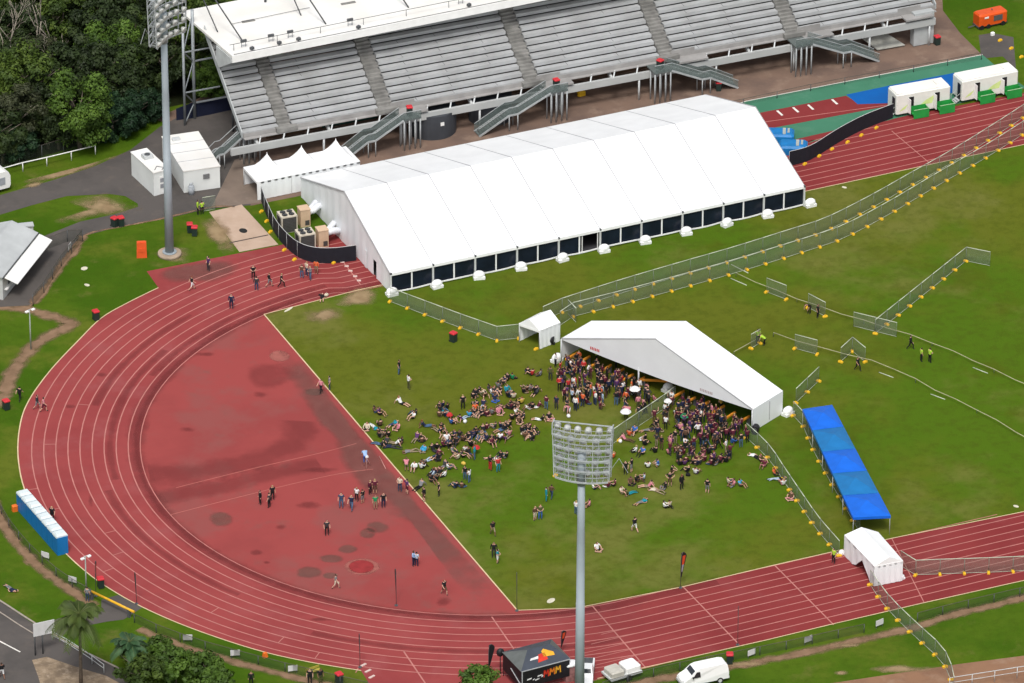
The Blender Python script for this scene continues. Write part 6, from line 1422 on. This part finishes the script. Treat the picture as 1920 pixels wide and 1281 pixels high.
# ---- standing people, one by one
ST = [(748, 702, 'stand', 'black', 'jeans', 'on open grass above the seated crowd'), (766, 730, 'stand2', 'white', 'olive', 'on open grass above the seated crowd'), (868, 768, 'stand', 'black', 'black', W4), (602, 737, 'walk', 'pink', 'black', 'at the red surface edge'), (618, 731, 'stand', 'grey', 'denim', 'at the red surface edge'),
      (360, 544, 'walk', 'black', 'white', W2), (391, 508, 'stand', 'purple', 'charcoal', W2), (434, 579, 'stand', 'navy', 'navy', W2), (475, 523, 'stand2', 'black', 'black', W2), (481, 545, 'stand', 'charcoal', 'denim', W2), (505, 538, 'walk', 'black', 'grey', W2), (528, 539, 'walk', 'black', 'black', W2),
      (566, 522, 'stand', 'brown', 'jeans', 'beside the curved black fence'), (582, 525, 'stand2', 'grey', 'jeans', 'beside the curved black fence'), (593, 514, 'stand', 'orange', 'khaki', 'beside the curved black fence'), (575, 517, 'stand', 'cream', 'denim', 'beside the curved black fence'),
      (488, 946, 'stand', 'black', 'black', W1), (505, 952, 'stand', 'charcoal', 'black', W1), (511, 938, 'stand', 'black', 'black', W1), (640, 953, 'stand', 'denim', 'jeans', W1), (659, 957, 'walk', 'navy', 'jeans', W1), (669, 940, 'stand', 'white', 'black', W1), (680, 944, 'stand', 'black', 'grey', W1), (694, 927, 'stand', 'maroon', 'black', W1), (703, 926, 'stand', 'maroon', 'brown', W1), (704, 955, 'stand', 'green', 'khaki', W1), (719, 952, 'stand', 'black', 'navy', W1),
      (750, 922, 'stand2', 'cream', 'denim', 'at the red surface edge'), (763, 926, 'hips', 'purple', 'maroon', 'at the red surface edge'), (795, 940, 'stand', 'black', 'brown', 'at the red surface edge'), (613, 1004, 'stand', 'charcoal', 'black', W1), (630, 1104, 'walk', 'grey', 'cream', W1), (775, 1061, 'stand2', 'lightblue', 'navy', W1), (781, 1062, 'stand', 'paleblue', 'navy', W1), (833, 1115, 'walk', 'black', 'brown', W1),
      (823, 930, 'stand', 'black', 'black', 'on grass left of floodlight head'), (880, 905, 'stand2', 'white', 'jeans', W4), (872, 900, 'stand', 'black', 'jeans', W4), (890, 862, 'stand', 'teal', 'jeans', W4), (919, 882, 'stand', 'black', 'red', 'on grass left of floodlight head'), (934, 885, 'stand', 'red', 'teal', 'on grass left of floodlight head'),
      (1003, 976, 'stand', 'brown', 'cream', W5), (1013, 974, 'stand2', 'olive', 'blue', W5), (1024, 940, 'stand', 'teal', 'teal', W5), (1034, 935, 'walk', 'brown', 'denim', W5), (924, 1004, 'walk', 'black', 'khaki', W5), (926, 1046, 'stand', 'black', 'charcoal', W5), (933, 1056, 'stand2', 'teal', 'white', W5), (1080, 965, 'stand', 'white', 'jeans', 'beside the near floodlight pole'), (1190, 998, 'walk', 'black', 'white', 'on open grass right of the near floodlight pole'), (1326, 925, 'stand', 'black', 'grey', 'right of the crowd'), (1278, 918, 'stand', 'black', 'black', 'in front of the crowd'), (1256, 912, 'hips', 'black', 'brown', 'in front of the crowd'),
      (1024, 768, 'stand2', 'maroon', 'jeans', 'left of the left crowd'), (1043, 768, 'stand', 'navy', 'charcoal', 'left of the left crowd'), (1066, 778, 'bend', 'pink', 'white', 'left of the left crowd'), (1082, 768, 'bend', 'orange', 'denim', 'front of the left crowd'), (1032, 714, 'stand', 'olive', 'charcoal', 'left of entry tent leg'), (1046, 716, 'hips', 'olive', 'charcoal', 'left of entry tent leg'), (1122, 745, 'stand', 'red', 'grey', 'front of the left crowd'),
      (70, 768, 'walk', 'charcoal', 'grey', W2), (82, 772, 'walk', 'pink', 'maroon', W2), (37, 752, 'walk', 'black', 'black', 'on grass outside the bend at left'), (98, 978, 'stand', 'black', 'black', 'beside the portable toilets'), (164, 1128, 'stand', 'grey', 'denim', 'at the yellow boom gate'), (581, 1283, 'stand', 'black', 'black', 'by the yellow bench'), (601, 1283, 'stand', 'black', 'olive', 'by the yellow bench'), (471, 1286, 'stand', 'black', 'black', 'on grass at the bottom edge'), (4, 1272, 'walk', 'black', 'white', 'on the lower left road'),
      (1608, 695, 'walk', 'black', 'black', 'on field beside folded panels'), (1707, 655, 'walk', 'black', 'black', 'on field at right')]
for a_ in ST: person(*a_[:5], where=a_[5], leg=1.0 if a_[4] not in ('grey', 'white', 'khaki', 'cream', 'maroon', 'brown') else .5)
for x, y, ps, w_ in ((1421, 645, 'stand2', 'hi vis worker at field fence'), (1433, 648, 'bend', 'hi vis worker at field fence'), (1727, 678, 'stand', 'hi vis worker on right of field'), (1743, 680, 'stand2', 'hi vis worker on right of field'), (1563, 1056, 'stand', 'hi vis worker by walkway tent'), (371, 402, 'stand', 'hi vis worker by concrete ramp'), (379, 402, 'stand2', 'hi vis worker by concrete ramp'), (1517, 588, 'bend', 'worker at field panel'), (1533, 596, 'stand', 'worker at field panel')):
    person(x, y, ps, 'hivis' if 'hi' in w_ else 'black', 'black', where=w_, leg=1.0, hair='brown')
for x, y, t_ in ((1183, 662+22, 'hivis'), (1155, 690, 'hivis'), (1296, 742, 'hivis'), (1352, 772, 'yellow'), (1118, 680, 'hivis')):
    person(x, y, 'stand2', t_, 'black', where='under the entry tent', leg=1.0)
# ---- seated and lying people, one by one
H_ = lambda d: radians(d)
SE = [(752, 758, 'sitlean', 'white', 'black'), (711, 778, 'sit', 'purple', 'black'), (737, 797, 'lie', 'teal', 'denim'), (775, 785, 'sit', 'white', 'black'), (797, 801, 'lie', 'navy', 'jeans'), (826, 773, 'sitx', 'black', 'teal'), (838, 768, 'sitx', 'black', 'green'), (835, 783, 'sit', 'navy', 'grey'), (846, 796, 'sit', 'blue', 'black'), (828, 806, 'sit', 'black', 'grey'), (866, 788, 'lie', 'purple', 'paleblue'), (880, 782, 'sit', 'skyblue', 'denim'),
      (688, 806, 'sitx', 'cream', 'black'), (702, 803, 'lie', 'teal', 'white'), (713, 800, 'sit', 'brown', 'black'), (746, 806, 'sitx', 'pink', 'brown'), (712, 822, 'sit', 'black', 'khaki'), (728, 820, 'sit', 'black', 'brown'), (724, 833, 'sitlean', 'charcoal', 'black'), (735, 840, 'lie', 'navy', 'charcoal'), (753, 832, 'sitx', 'black', 'brown'), (781, 824, 'sitlean', 'purple', 'khaki'), (791, 831, 'sitx', 'brown', 'charcoal'), (770, 848, 'lie', 'grey', 'khaki'), (795, 847, 'sitx', 'skyblue', 'khaki'), (762, 874, 'lie', 'pink', 'olive'), (777, 880, 'sit', 'white', 'brown'), (790, 880, 'sit', 'white', 'black'), (800, 866, 'lie', 'olive', 'paleblue'),
      (820, 842, 'sitx', 'black', 'black'), (831, 838, 'sit', 'maroon', 'black'), (838, 826, 'sitx', 'white', 'black'), (847, 830, 'sitlean', 'black', 'denim'), (851, 820, 'sit', 'navy', 'black'), (868, 828, 'sit', 'brown', 'black'), (878, 824, 'sitx', 'black', 'grey'), (849, 850, 'sitx', 'grey', 'navy'), (859, 862, 'sit', 'cream', 'khaki'), (873, 848, 'sit', 'white', 'black'), (882, 838, 'sit', 'black', 'black'), (823, 862, 'sitx', 'black', 'black'), (833, 876, 'sitlean', 'charcoal', 'grey'), (812, 893, 'sitx', 'paleblue', 'black'), (819, 902, 'sit', 'black', 'charcoal'), (834, 894, 'sitx', 'white', 'black'), (824, 888, 'sit', 'brown', 'pink'), (788, 914, 'lie', 'grey', 'black'), (866, 916, 'sitx', 'brown', 'jeans'),
      (934, 728, 'sit', 'grey', 'black'), (961, 712, 'sitx', 'green', 'black'), (951, 713, 'sit', 'black', 'black'), (938, 737, 'sit', 'black', 'denim'), (951, 735, 'sitx', 'teal', 'grey'), (900, 738, 'sit', 'black', 'cream'), (907, 745, 'sitlean', 'brown', 'olive'), (917, 734, 'sitx', 'charcoal', 'khaki'), (888, 748, 'sitx', 'black', 'olive'), (891, 770, 'sit', 'orange', 'brown'), (906, 762, 'lie', 'navy', 'paleblue'), (928, 752, 'sitx', 'navy', 'blue'), (911, 778, 'sitx', 'brown', 'black'), (902, 780, 'sit', 'black', 'charcoal'), (922, 778, 'sit', 'grey', 'brown'), (936, 776, 'sitx', 'pink', 'black'), (958, 762, 'sit', 'black', 'khaki'), (970, 766, 'sitx', 'brown', 'black'), (963, 748, 'sit', 'cream', 'khaki'), (978, 758, 'sit', 'yellow', 'black'), (982, 738, 'sitx', 'black', 'khaki'), (995, 733, 'sit', 'grey', 'cream'), (1006, 738, 'lie', 'charcoal', 'black'), (998, 705, 'sit', 'red', 'black'), (1013, 705, 'sitx', 'grey', 'charcoal'), (1008, 765, 'sitlean', 'maroon', 'white'), (994, 768, 'sit', 'black', 'white'),
      (968, 778, 'sit', 'white', 'black'), (981, 786, 'sitx', 'charcoal', 'black'), (960, 788, 'sit', 'black', 'olive'), (973, 793, 'sitx', 'brown', 'black'), (1014, 789, 'sitlean', 'black', 'white'), (1030, 787, 'sitx', 'black', 'pink'), (912, 806, 'sitx', 'maroon', 'cream'), (928, 804, 'sit', 'charcoal', 'grey'), (942, 808, 'lie', 'black', 'jeans'), (955, 800, 'sit', 'black', 'navy'), (892, 818, 'sit', 'black', 'charcoal'), (902, 823, 'sitx', 'olive', 'black'), (911, 826, 'sit', 'navy', 'grey'), (922, 828, 'sitx', 'black', 'black'), (938, 824, 'sit', 'white', 'black'), (948, 826, 'sitlean', 'purple', 'khaki'), (955, 818, 'sit', 'pink', 'grey'), (980, 812, 'sitx', 'black', 'cream'), (992, 806, 'sit', 'maroon', 'black'), (1003, 812, 'sitx', 'black', 'charcoal'), (985, 822, 'sit', 'brown', 'khaki'), (997, 820, 'sit', 'black', 'cream'), (925, 862, 'lie', 'white', 'black'), (949, 860, 'sit', 'black', 'grey'), (1120, 1032, 'sitx', 'white', 'black'), (1104, 950, 'sitx', 'pink', 'brown'), (1113, 918, 'sit', 'white', 'navy'),
      (1140, 915, 'sitx', 'maroon', 'white'), (1152, 912, 'sit', 'maroon', 'black'), (1166, 926, 'sit', 'cream', 'khaki'), (1178, 928, 'sitlean', 'olive', 'teal'), (1183, 908, 'sitx', 'brown', 'black'), (1193, 904, 'sit', 'black', 'brown'), (1207, 900, 'sit', 'paleblue', 'black'), (1216, 914, 'sitlean', 'pink', 'khaki'), (1231, 922, 'lie', 'cream', 'khaki'), (1247, 916, 'sitx', 'black', 'grey'), (1203, 943, 'lie', 'teal', 'grey'), (1246, 953, 'sit', 'white', 'black'), (1254, 952, 'sitx', 'cream', 'black'), (1173, 890, 'stand', 'black', 'black'), (1184, 886, 'stand2', 'black', 'grey'), (1215, 878, 'sit', 'white', 'black'), (1236, 876, 'crouch', 'blue', 'paleblue'), (1257, 888, 'crouch', 'black', 'brown'), (1290, 886, 'sit', 'black', 'black'), (1304, 890, 'sit', 'white', 'purple'), (1366, 908, 'sit', 'cream', 'denim'), (1375, 912, 'sitx', 'pink', 'grey'), (1388, 912, 'sit', 'skyblue', 'brown'), (1345, 870, 'sitx', 'charcoal', 'grey'), (1360, 868, 'sit', 'black', 'black'),
      (1192, 848, 'sitx', 'white', 'black'), (1205, 852, 'sit', 'blue', 'black'), (1208, 836, 'sit', 'black', 'black'), (1150, 860, 'sit', 'orange', 'brown'), (1180, 818, 'sitx', 'orange', 'khaki'), (1190, 812, 'sit', 'blue', 'brown'), (1216, 808, 'lie', 'charcoal', 'grey'), (1209, 826, 'sitx', 'black', 'white'), (1172, 826, 'sitlean', 'pink', 'brown'), (1416, 858, 'lie', 'white', 'black'), (1427, 866, 'sit', 'brown', 'maroon'), (1433, 875, 'sit', 'maroon', 'pink'), (1452, 890, 'sitx', 'orange', 'black'), (1459, 900, 'lie', 'black', 'paleblue'), (1469, 911, 'sit', 'white', 'pink'), (1483, 936, 'sitx', 'brown', 'pink'), (1374, 832, 'sit', 'blue', 'black'), (604, 560, 'lie', 'black', 'black'), (20, 1106, 'lie', 'navy', 'grey'), (685, 868, 'bend', 'lightblue', 'blue'), (1258, 745, 'sitx', 'white', 'black')]
for x, y, ps, t_, b_ in SE:
    w_ = W4 if x < 1010 else ('on grass right of floodlight head' if x < 1300 else 'at right side of crowd')
    if x < 760 and y < 950: w_ = W3
    if x == 604: w_ = 'at upper corner of the field'
    if x == 20: w_ = 'on grass by lower left road'
    if x == 685: w_ = 'over a tripod on the red infield'
    if 1410 < x < 1490: w_ = 'along fence right of the crowd'
    if x in (1120, 1104, 1113): w_ = 'beside the near floodlight pole'
    if ps == 'lie' and w_ == W4 and (x % 5): ps = 'sitlean'
    person(x, y, ps, t_, b_, where=w_)
ex = [q for q in SE if q[0] < 1010 and q[1] > 700 and q[0] > 690 and q[2] != 'lie' and q[0] != 685]
random.shuffle(ex)
for x, y, ps, t_, b_ in ex[:56]:                         # friends sitting close by
    a_ = random.uniform(0, 6.28); person(x+11*cos(a_), y+6*sin(a_), random.choice(('sit', 'sitx', 'sit', 'sitlean')), random.choice(('black', 'black', 'charcoal', 'navy', 'black', 'brown', 'white', 'maroon')), random.choice(('black', 'denim', 'jeans', 'charcoal', 'khaki')), where=W3 if x < 760 else W4)
# ---- dense crowds at the two halves of the entry tent
got2 = []
def crowd(poly, n, where, mind, sitp, tops, bots):
    P = [at(*p) for p in poly]; xs = [p.x for p in P]; ys = [p.y for p in P]; got = []; tries = 0
    while len(got) < n and tries < 20000:
        tries += 1; q = Vector((random.uniform(min(xs), max(xs)), random.uniform(min(ys), max(ys)), 0)); ins = False
        for i in range(len(P)):
            a_, b_ = P[i], P[(i+1) % len(P)]
            if (a_.y > q.y) != (b_.y > q.y) and q.x < (b_.x-a_.x)*(q.y-a_.y)/(b_.y-a_.y)+a_.x: ins = not ins
        if not ins or any((q-g).length < mind for g in got): continue
        got.append(q); q = q+Vector((random.gauss(0, .35), random.gauss(0, .35)-abs(random.gauss(0, .35)), 0)); hd = math.atan2(-(e0+b*.5-q).x, (e0+b*.5-q).y)+random.uniform(-1.2, 1.2)
        ps = random.choice(('sit', 'sitx', 'crouch')) if random.random() < sitp else random.choice(('stand', 'stand', 'stand2', 'walk', 'hips', 'stand2', 'wave'))
        got2.append((q, ps, random.choice(tops), random.choice(bots), hd, where))
T1 = ['black', 'maroon', 'maroon', 'black', 'purple', 'charcoal', 'navy', 'red', 'white', 'black', 'navy', 'maroon', 'charcoal', 'black', 'black', 'maroon', 'orange', 'paleblue', 'purple', 'maroon', 'black']
T2 = ['maroon', 'purple', 'black', 'maroon', 'navy', 'maroon', 'black', 'maroon', 'black', 'purple', 'charcoal', 'brown', 'navy', 'maroon', 'pink', 'black', 'white', 'black']
crowd([(1040, 690), (1062, 678), (1085, 688), (1130, 700), (1175, 720), (1220, 740), (1200, 756), (1150, 758), (1110, 772), (1060, 760), (1040, 722)], 112, 'in the left crowd', .44, .05, T1, DB)
crowd([(1272, 762), (1296, 758), (1330, 772), (1370, 795), (1400, 818), (1396, 832), (1360, 842), (1310, 838), (1280, 825), (1262, 800)], 96, 'in the right crowd', .44, .05, T2, DB)
crowd([(1232, 815), (1275, 832), (1330, 845), (1372, 848), (1362, 868), (1320, 876), (1270, 868), (1236, 852)], 56, 'in the lower right crowd', .5, .7, T2, ['black', 'brown', 'khaki', 'denim', 'charcoal'])
crowd([(1190, 735), (1225, 738), (1240, 750), (1225, 772), (1180, 790), (1172, 780), (1192, 755)], 14, 'at the queue divider', .62, .3, ['black', 'charcoal', 'pink', 'grey', 'black'], ['black', 'olive', 'denim'])
crowd([(1215, 795), (1262, 765), (1268, 790), (1235, 815)], 14, 'right of the queue divider', .8, .5, ['black', 'maroon', 'white', 'charcoal'], ['black', 'khaki', 'brown'])
got2.sort(key=lambda r: -proj(r[0])[1])                  # nearest first: individuals up to 300, the rest one mass
NI = 298-len(PEOPLE)
for q, ps, t_, b_, hd, w_ in got2[:NI]: person(0, 0, ps, t_, b_, hd, None, w_, world=q)
mv, mf, mm, ms_ = [], [], [], []; pal = {}
for q, ps, t_, b_, hd, w_ in got2[NI:]:
    me = bodym(ps, random.choice((.3, .95)), 1.0); M = Matrix.Translation(q) @ Matrix.Rotation(hd, 4, 'Z') @ Matrix.Scale(random.uniform(1.02, 1.12), 4); o_ = len(mv)
    mats = [random.choice(SKIN), HAIR[random.choice(('black', 'black', 'brown', 'brown', 'brown', 'blond'))], cloth(t_), cloth(b_), SHOE]
    ix = [pal.setdefault(m.name, len(pal)) for m in mats]
    mv += [tuple(M @ v.co) for v in me.vertices]
    for f in me.polygons: mf.append(tuple(i+o_ for i in f.vertices)); mm.append(ix[f.material_index])
me = bpy.data.meshes.new('crowd'); me.from_pydata(mv, [], mf); me.polygons.foreach_set('material_index', mm); me.polygons.foreach_set('use_smooth', [True]*len(mf)); me.update()
for n_ in pal: me.materials.append(bpy.data.materials[n_])
o = bpy.data.objects.new('crowd', me); COL.objects.link(o); tag(o, 'dense crowd queueing deep under the edge of the entry tent', 'crowd', None, 'stuff')
# bags, umbrellas, small props
def umb(x, y, h, label, mtl, r=.75):
    p = at(x, y); t = thing('umbrella', label, 'umbrella', p); m = MB(); n = 12
    vs = [Vector((0, 0, h+.28))]+[Vector((r*.55*cos(k*2*pi/n), r*.55*sin(k*2*pi/n), h+.2)) for k in range(n)]+[Vector((r*cos(k*2*pi/n), r*sin(k*2*pi/n), h-.02-(.05 if k % 2 else 0))) for k in range(n)]
    fs = [(0, 1+k, 1+(k+1) % n) for k in range(n)]+[(1+k, 1+n+k, 1+n+(k+1) % n, 1+(k+1) % n) for k in range(n)]
    m.add(vs, fs, 0); m.build('canopy', [mtl], t); MB().tube([(0, 0, max(0, h-.95)), (0, 0, h+.32)], .012, 5).build('shaft', [STEEL_D], t)
UW = cloth('white')
umb(1190, 756, 1.75, 'white umbrella over people at far end of the queue divider', UW, .6); umb(1173, 790, 1.2, 'white umbrella over people in the middle of the queue divider', UW, .6); umb(1252, 772, 1.3, 'white umbrella at top right of queue divider', UW, .45)
umb(1283, 800, 1.3, 'green umbrella at left edge of the right crowd', cloth('green'), .5); umb(893, 852, .85, 'red umbrella in the seated crowd', cloth('red'), .42); umb(843, 790, .8, 'small red umbrella above blue shirted sitter', cloth('red'), .36)
bg0 = MB(); bg0.ball((0, 0, .2), .26, 0, 10, 6, (1.1, .8, .8)); bg0.tube([(-.12, 0, .36), (0, 0, .46), (.12, 0, .36)], .02, 5); bg = None
for x, y, c_, l in ((872, 793, 'white', 'white bag on grass beside teal sitter'), (1066, 783, 'white', 'white bag on the grass left of left crowd'), (793, 846, 'skyblue', 'sky blue bag beside reclining khaki person'), (869, 872, 'yellow', 'yellow bag held low near jeans standing pair'), (822, 865, 'black', 'black bag among seated group'), (1163, 830, 'white', 'white bag at near end of queue divider'), (1290, 893, 'black', 'black bag in front of the crowd'), (1373, 830, 'blue', 'blue bag right of right crowd'), (612, 556, 'cream', 'pale bag beside the person lying at field corner')):
    p = at(x, y); o = bg0.build('bag', [cloth(c_)], None, p, random.uniform(0, 3)); tag(o, l, 'bag', 'bags on the grass')
p = at(688, 876); t = thing('camera_tripod', 'pale tripod with camera on red infield beside bent person in blue', 'tripod', p); m = MB()
for k in range(3): m.tube([(0, 0, 1.15), (.42*cos(k*2.09), .42*sin(k*2.09), 0)], .025, 5)
m.build('legs', [mat('tripod_pink', (.55, .30, .25), .6)], t); MB().box((0, 0, 1.25), (.3, .18, .2)).build('camera', [WHITE_PAINT], t)
a_, b_ = at(711, 857), at(723, 880); tag(MB().tube([Z*.1, b_-a_+Z*.1], .05, 6).build('loose_pole', [mat('pole_pink', (.55, .25, .22), .7)], None, a_), 'pale pink pole lying on red infield right of tripod', 'pole')
p = at(391, 513); m = MB(); m.tube([(0, 0, 0), (0, 0, 1.3)], .03, 5); m.box((0, 0, 1.5), (.5, .04, .5), 0, .6)
# ---- labels: what they do, wear and stand near; look-alikes in one spot are told apart by their place
from collections import defaultdict
G = defaultdict(list)
for r in PEOPLE:
    o, ps, top, bot, leg, hair, where, xx, yy, ex = r
    bt_ = {'jeans': 'blue jeans', 'denim': 'dark jeans'}.get(bot, bot+(' shorts' if leg < .7 else ' trousers'))
    tp = {'lightblue': 'light blue', 'paleblue': 'pale blue', 'skyblue': 'sky blue', 'hivis': 'hi vis'}.get(top, top)
    bt_ = bt_.replace('paleblue', 'pale blue')
    if 'worker' in where: r.append('%s %s in %s top and %s' % (where.replace('hi vis ', ''), PW[ps], tp, bt_))
    else: r.append('person %s in %s top and %s %s' % (PW[ps], tp, bt_, where))
    G[r[-1]].append(r)
for l, rs in G.items():
    rs.sort(key=lambda r: r[7])
    if len(rs) == 1: rs[0][0]['label'] = l
    else:
        sub = defaultdict(list)
        for r in rs: sub[r[5]].append(r)
        for h, q in sub.items():
            for i, r in enumerate(q):
                lab = l.replace('person ', r[5]+' haired person ') if not l.startswith('hi') else l
                if len(q) > 1: lab = ('left' if i == 0 else 'right' if i == len(q)-1 else 'middle' if len(q) == 3 else '%s from left' % ORD(i))+' '+lab
                r[0]['label'] = lab
cnt = defaultdict(int)
for r in PEOPLE:
    w_ = r[0]['label'].split()
    if len(w_) > 16: r[0]['label'] = ' '.join(w_[:16])
    r[0]['group'] = 'people'+(' '+r[6] if r[6] else '')
print('people', len(PEOPLE), 'script objects', len(bpy.data.objects))
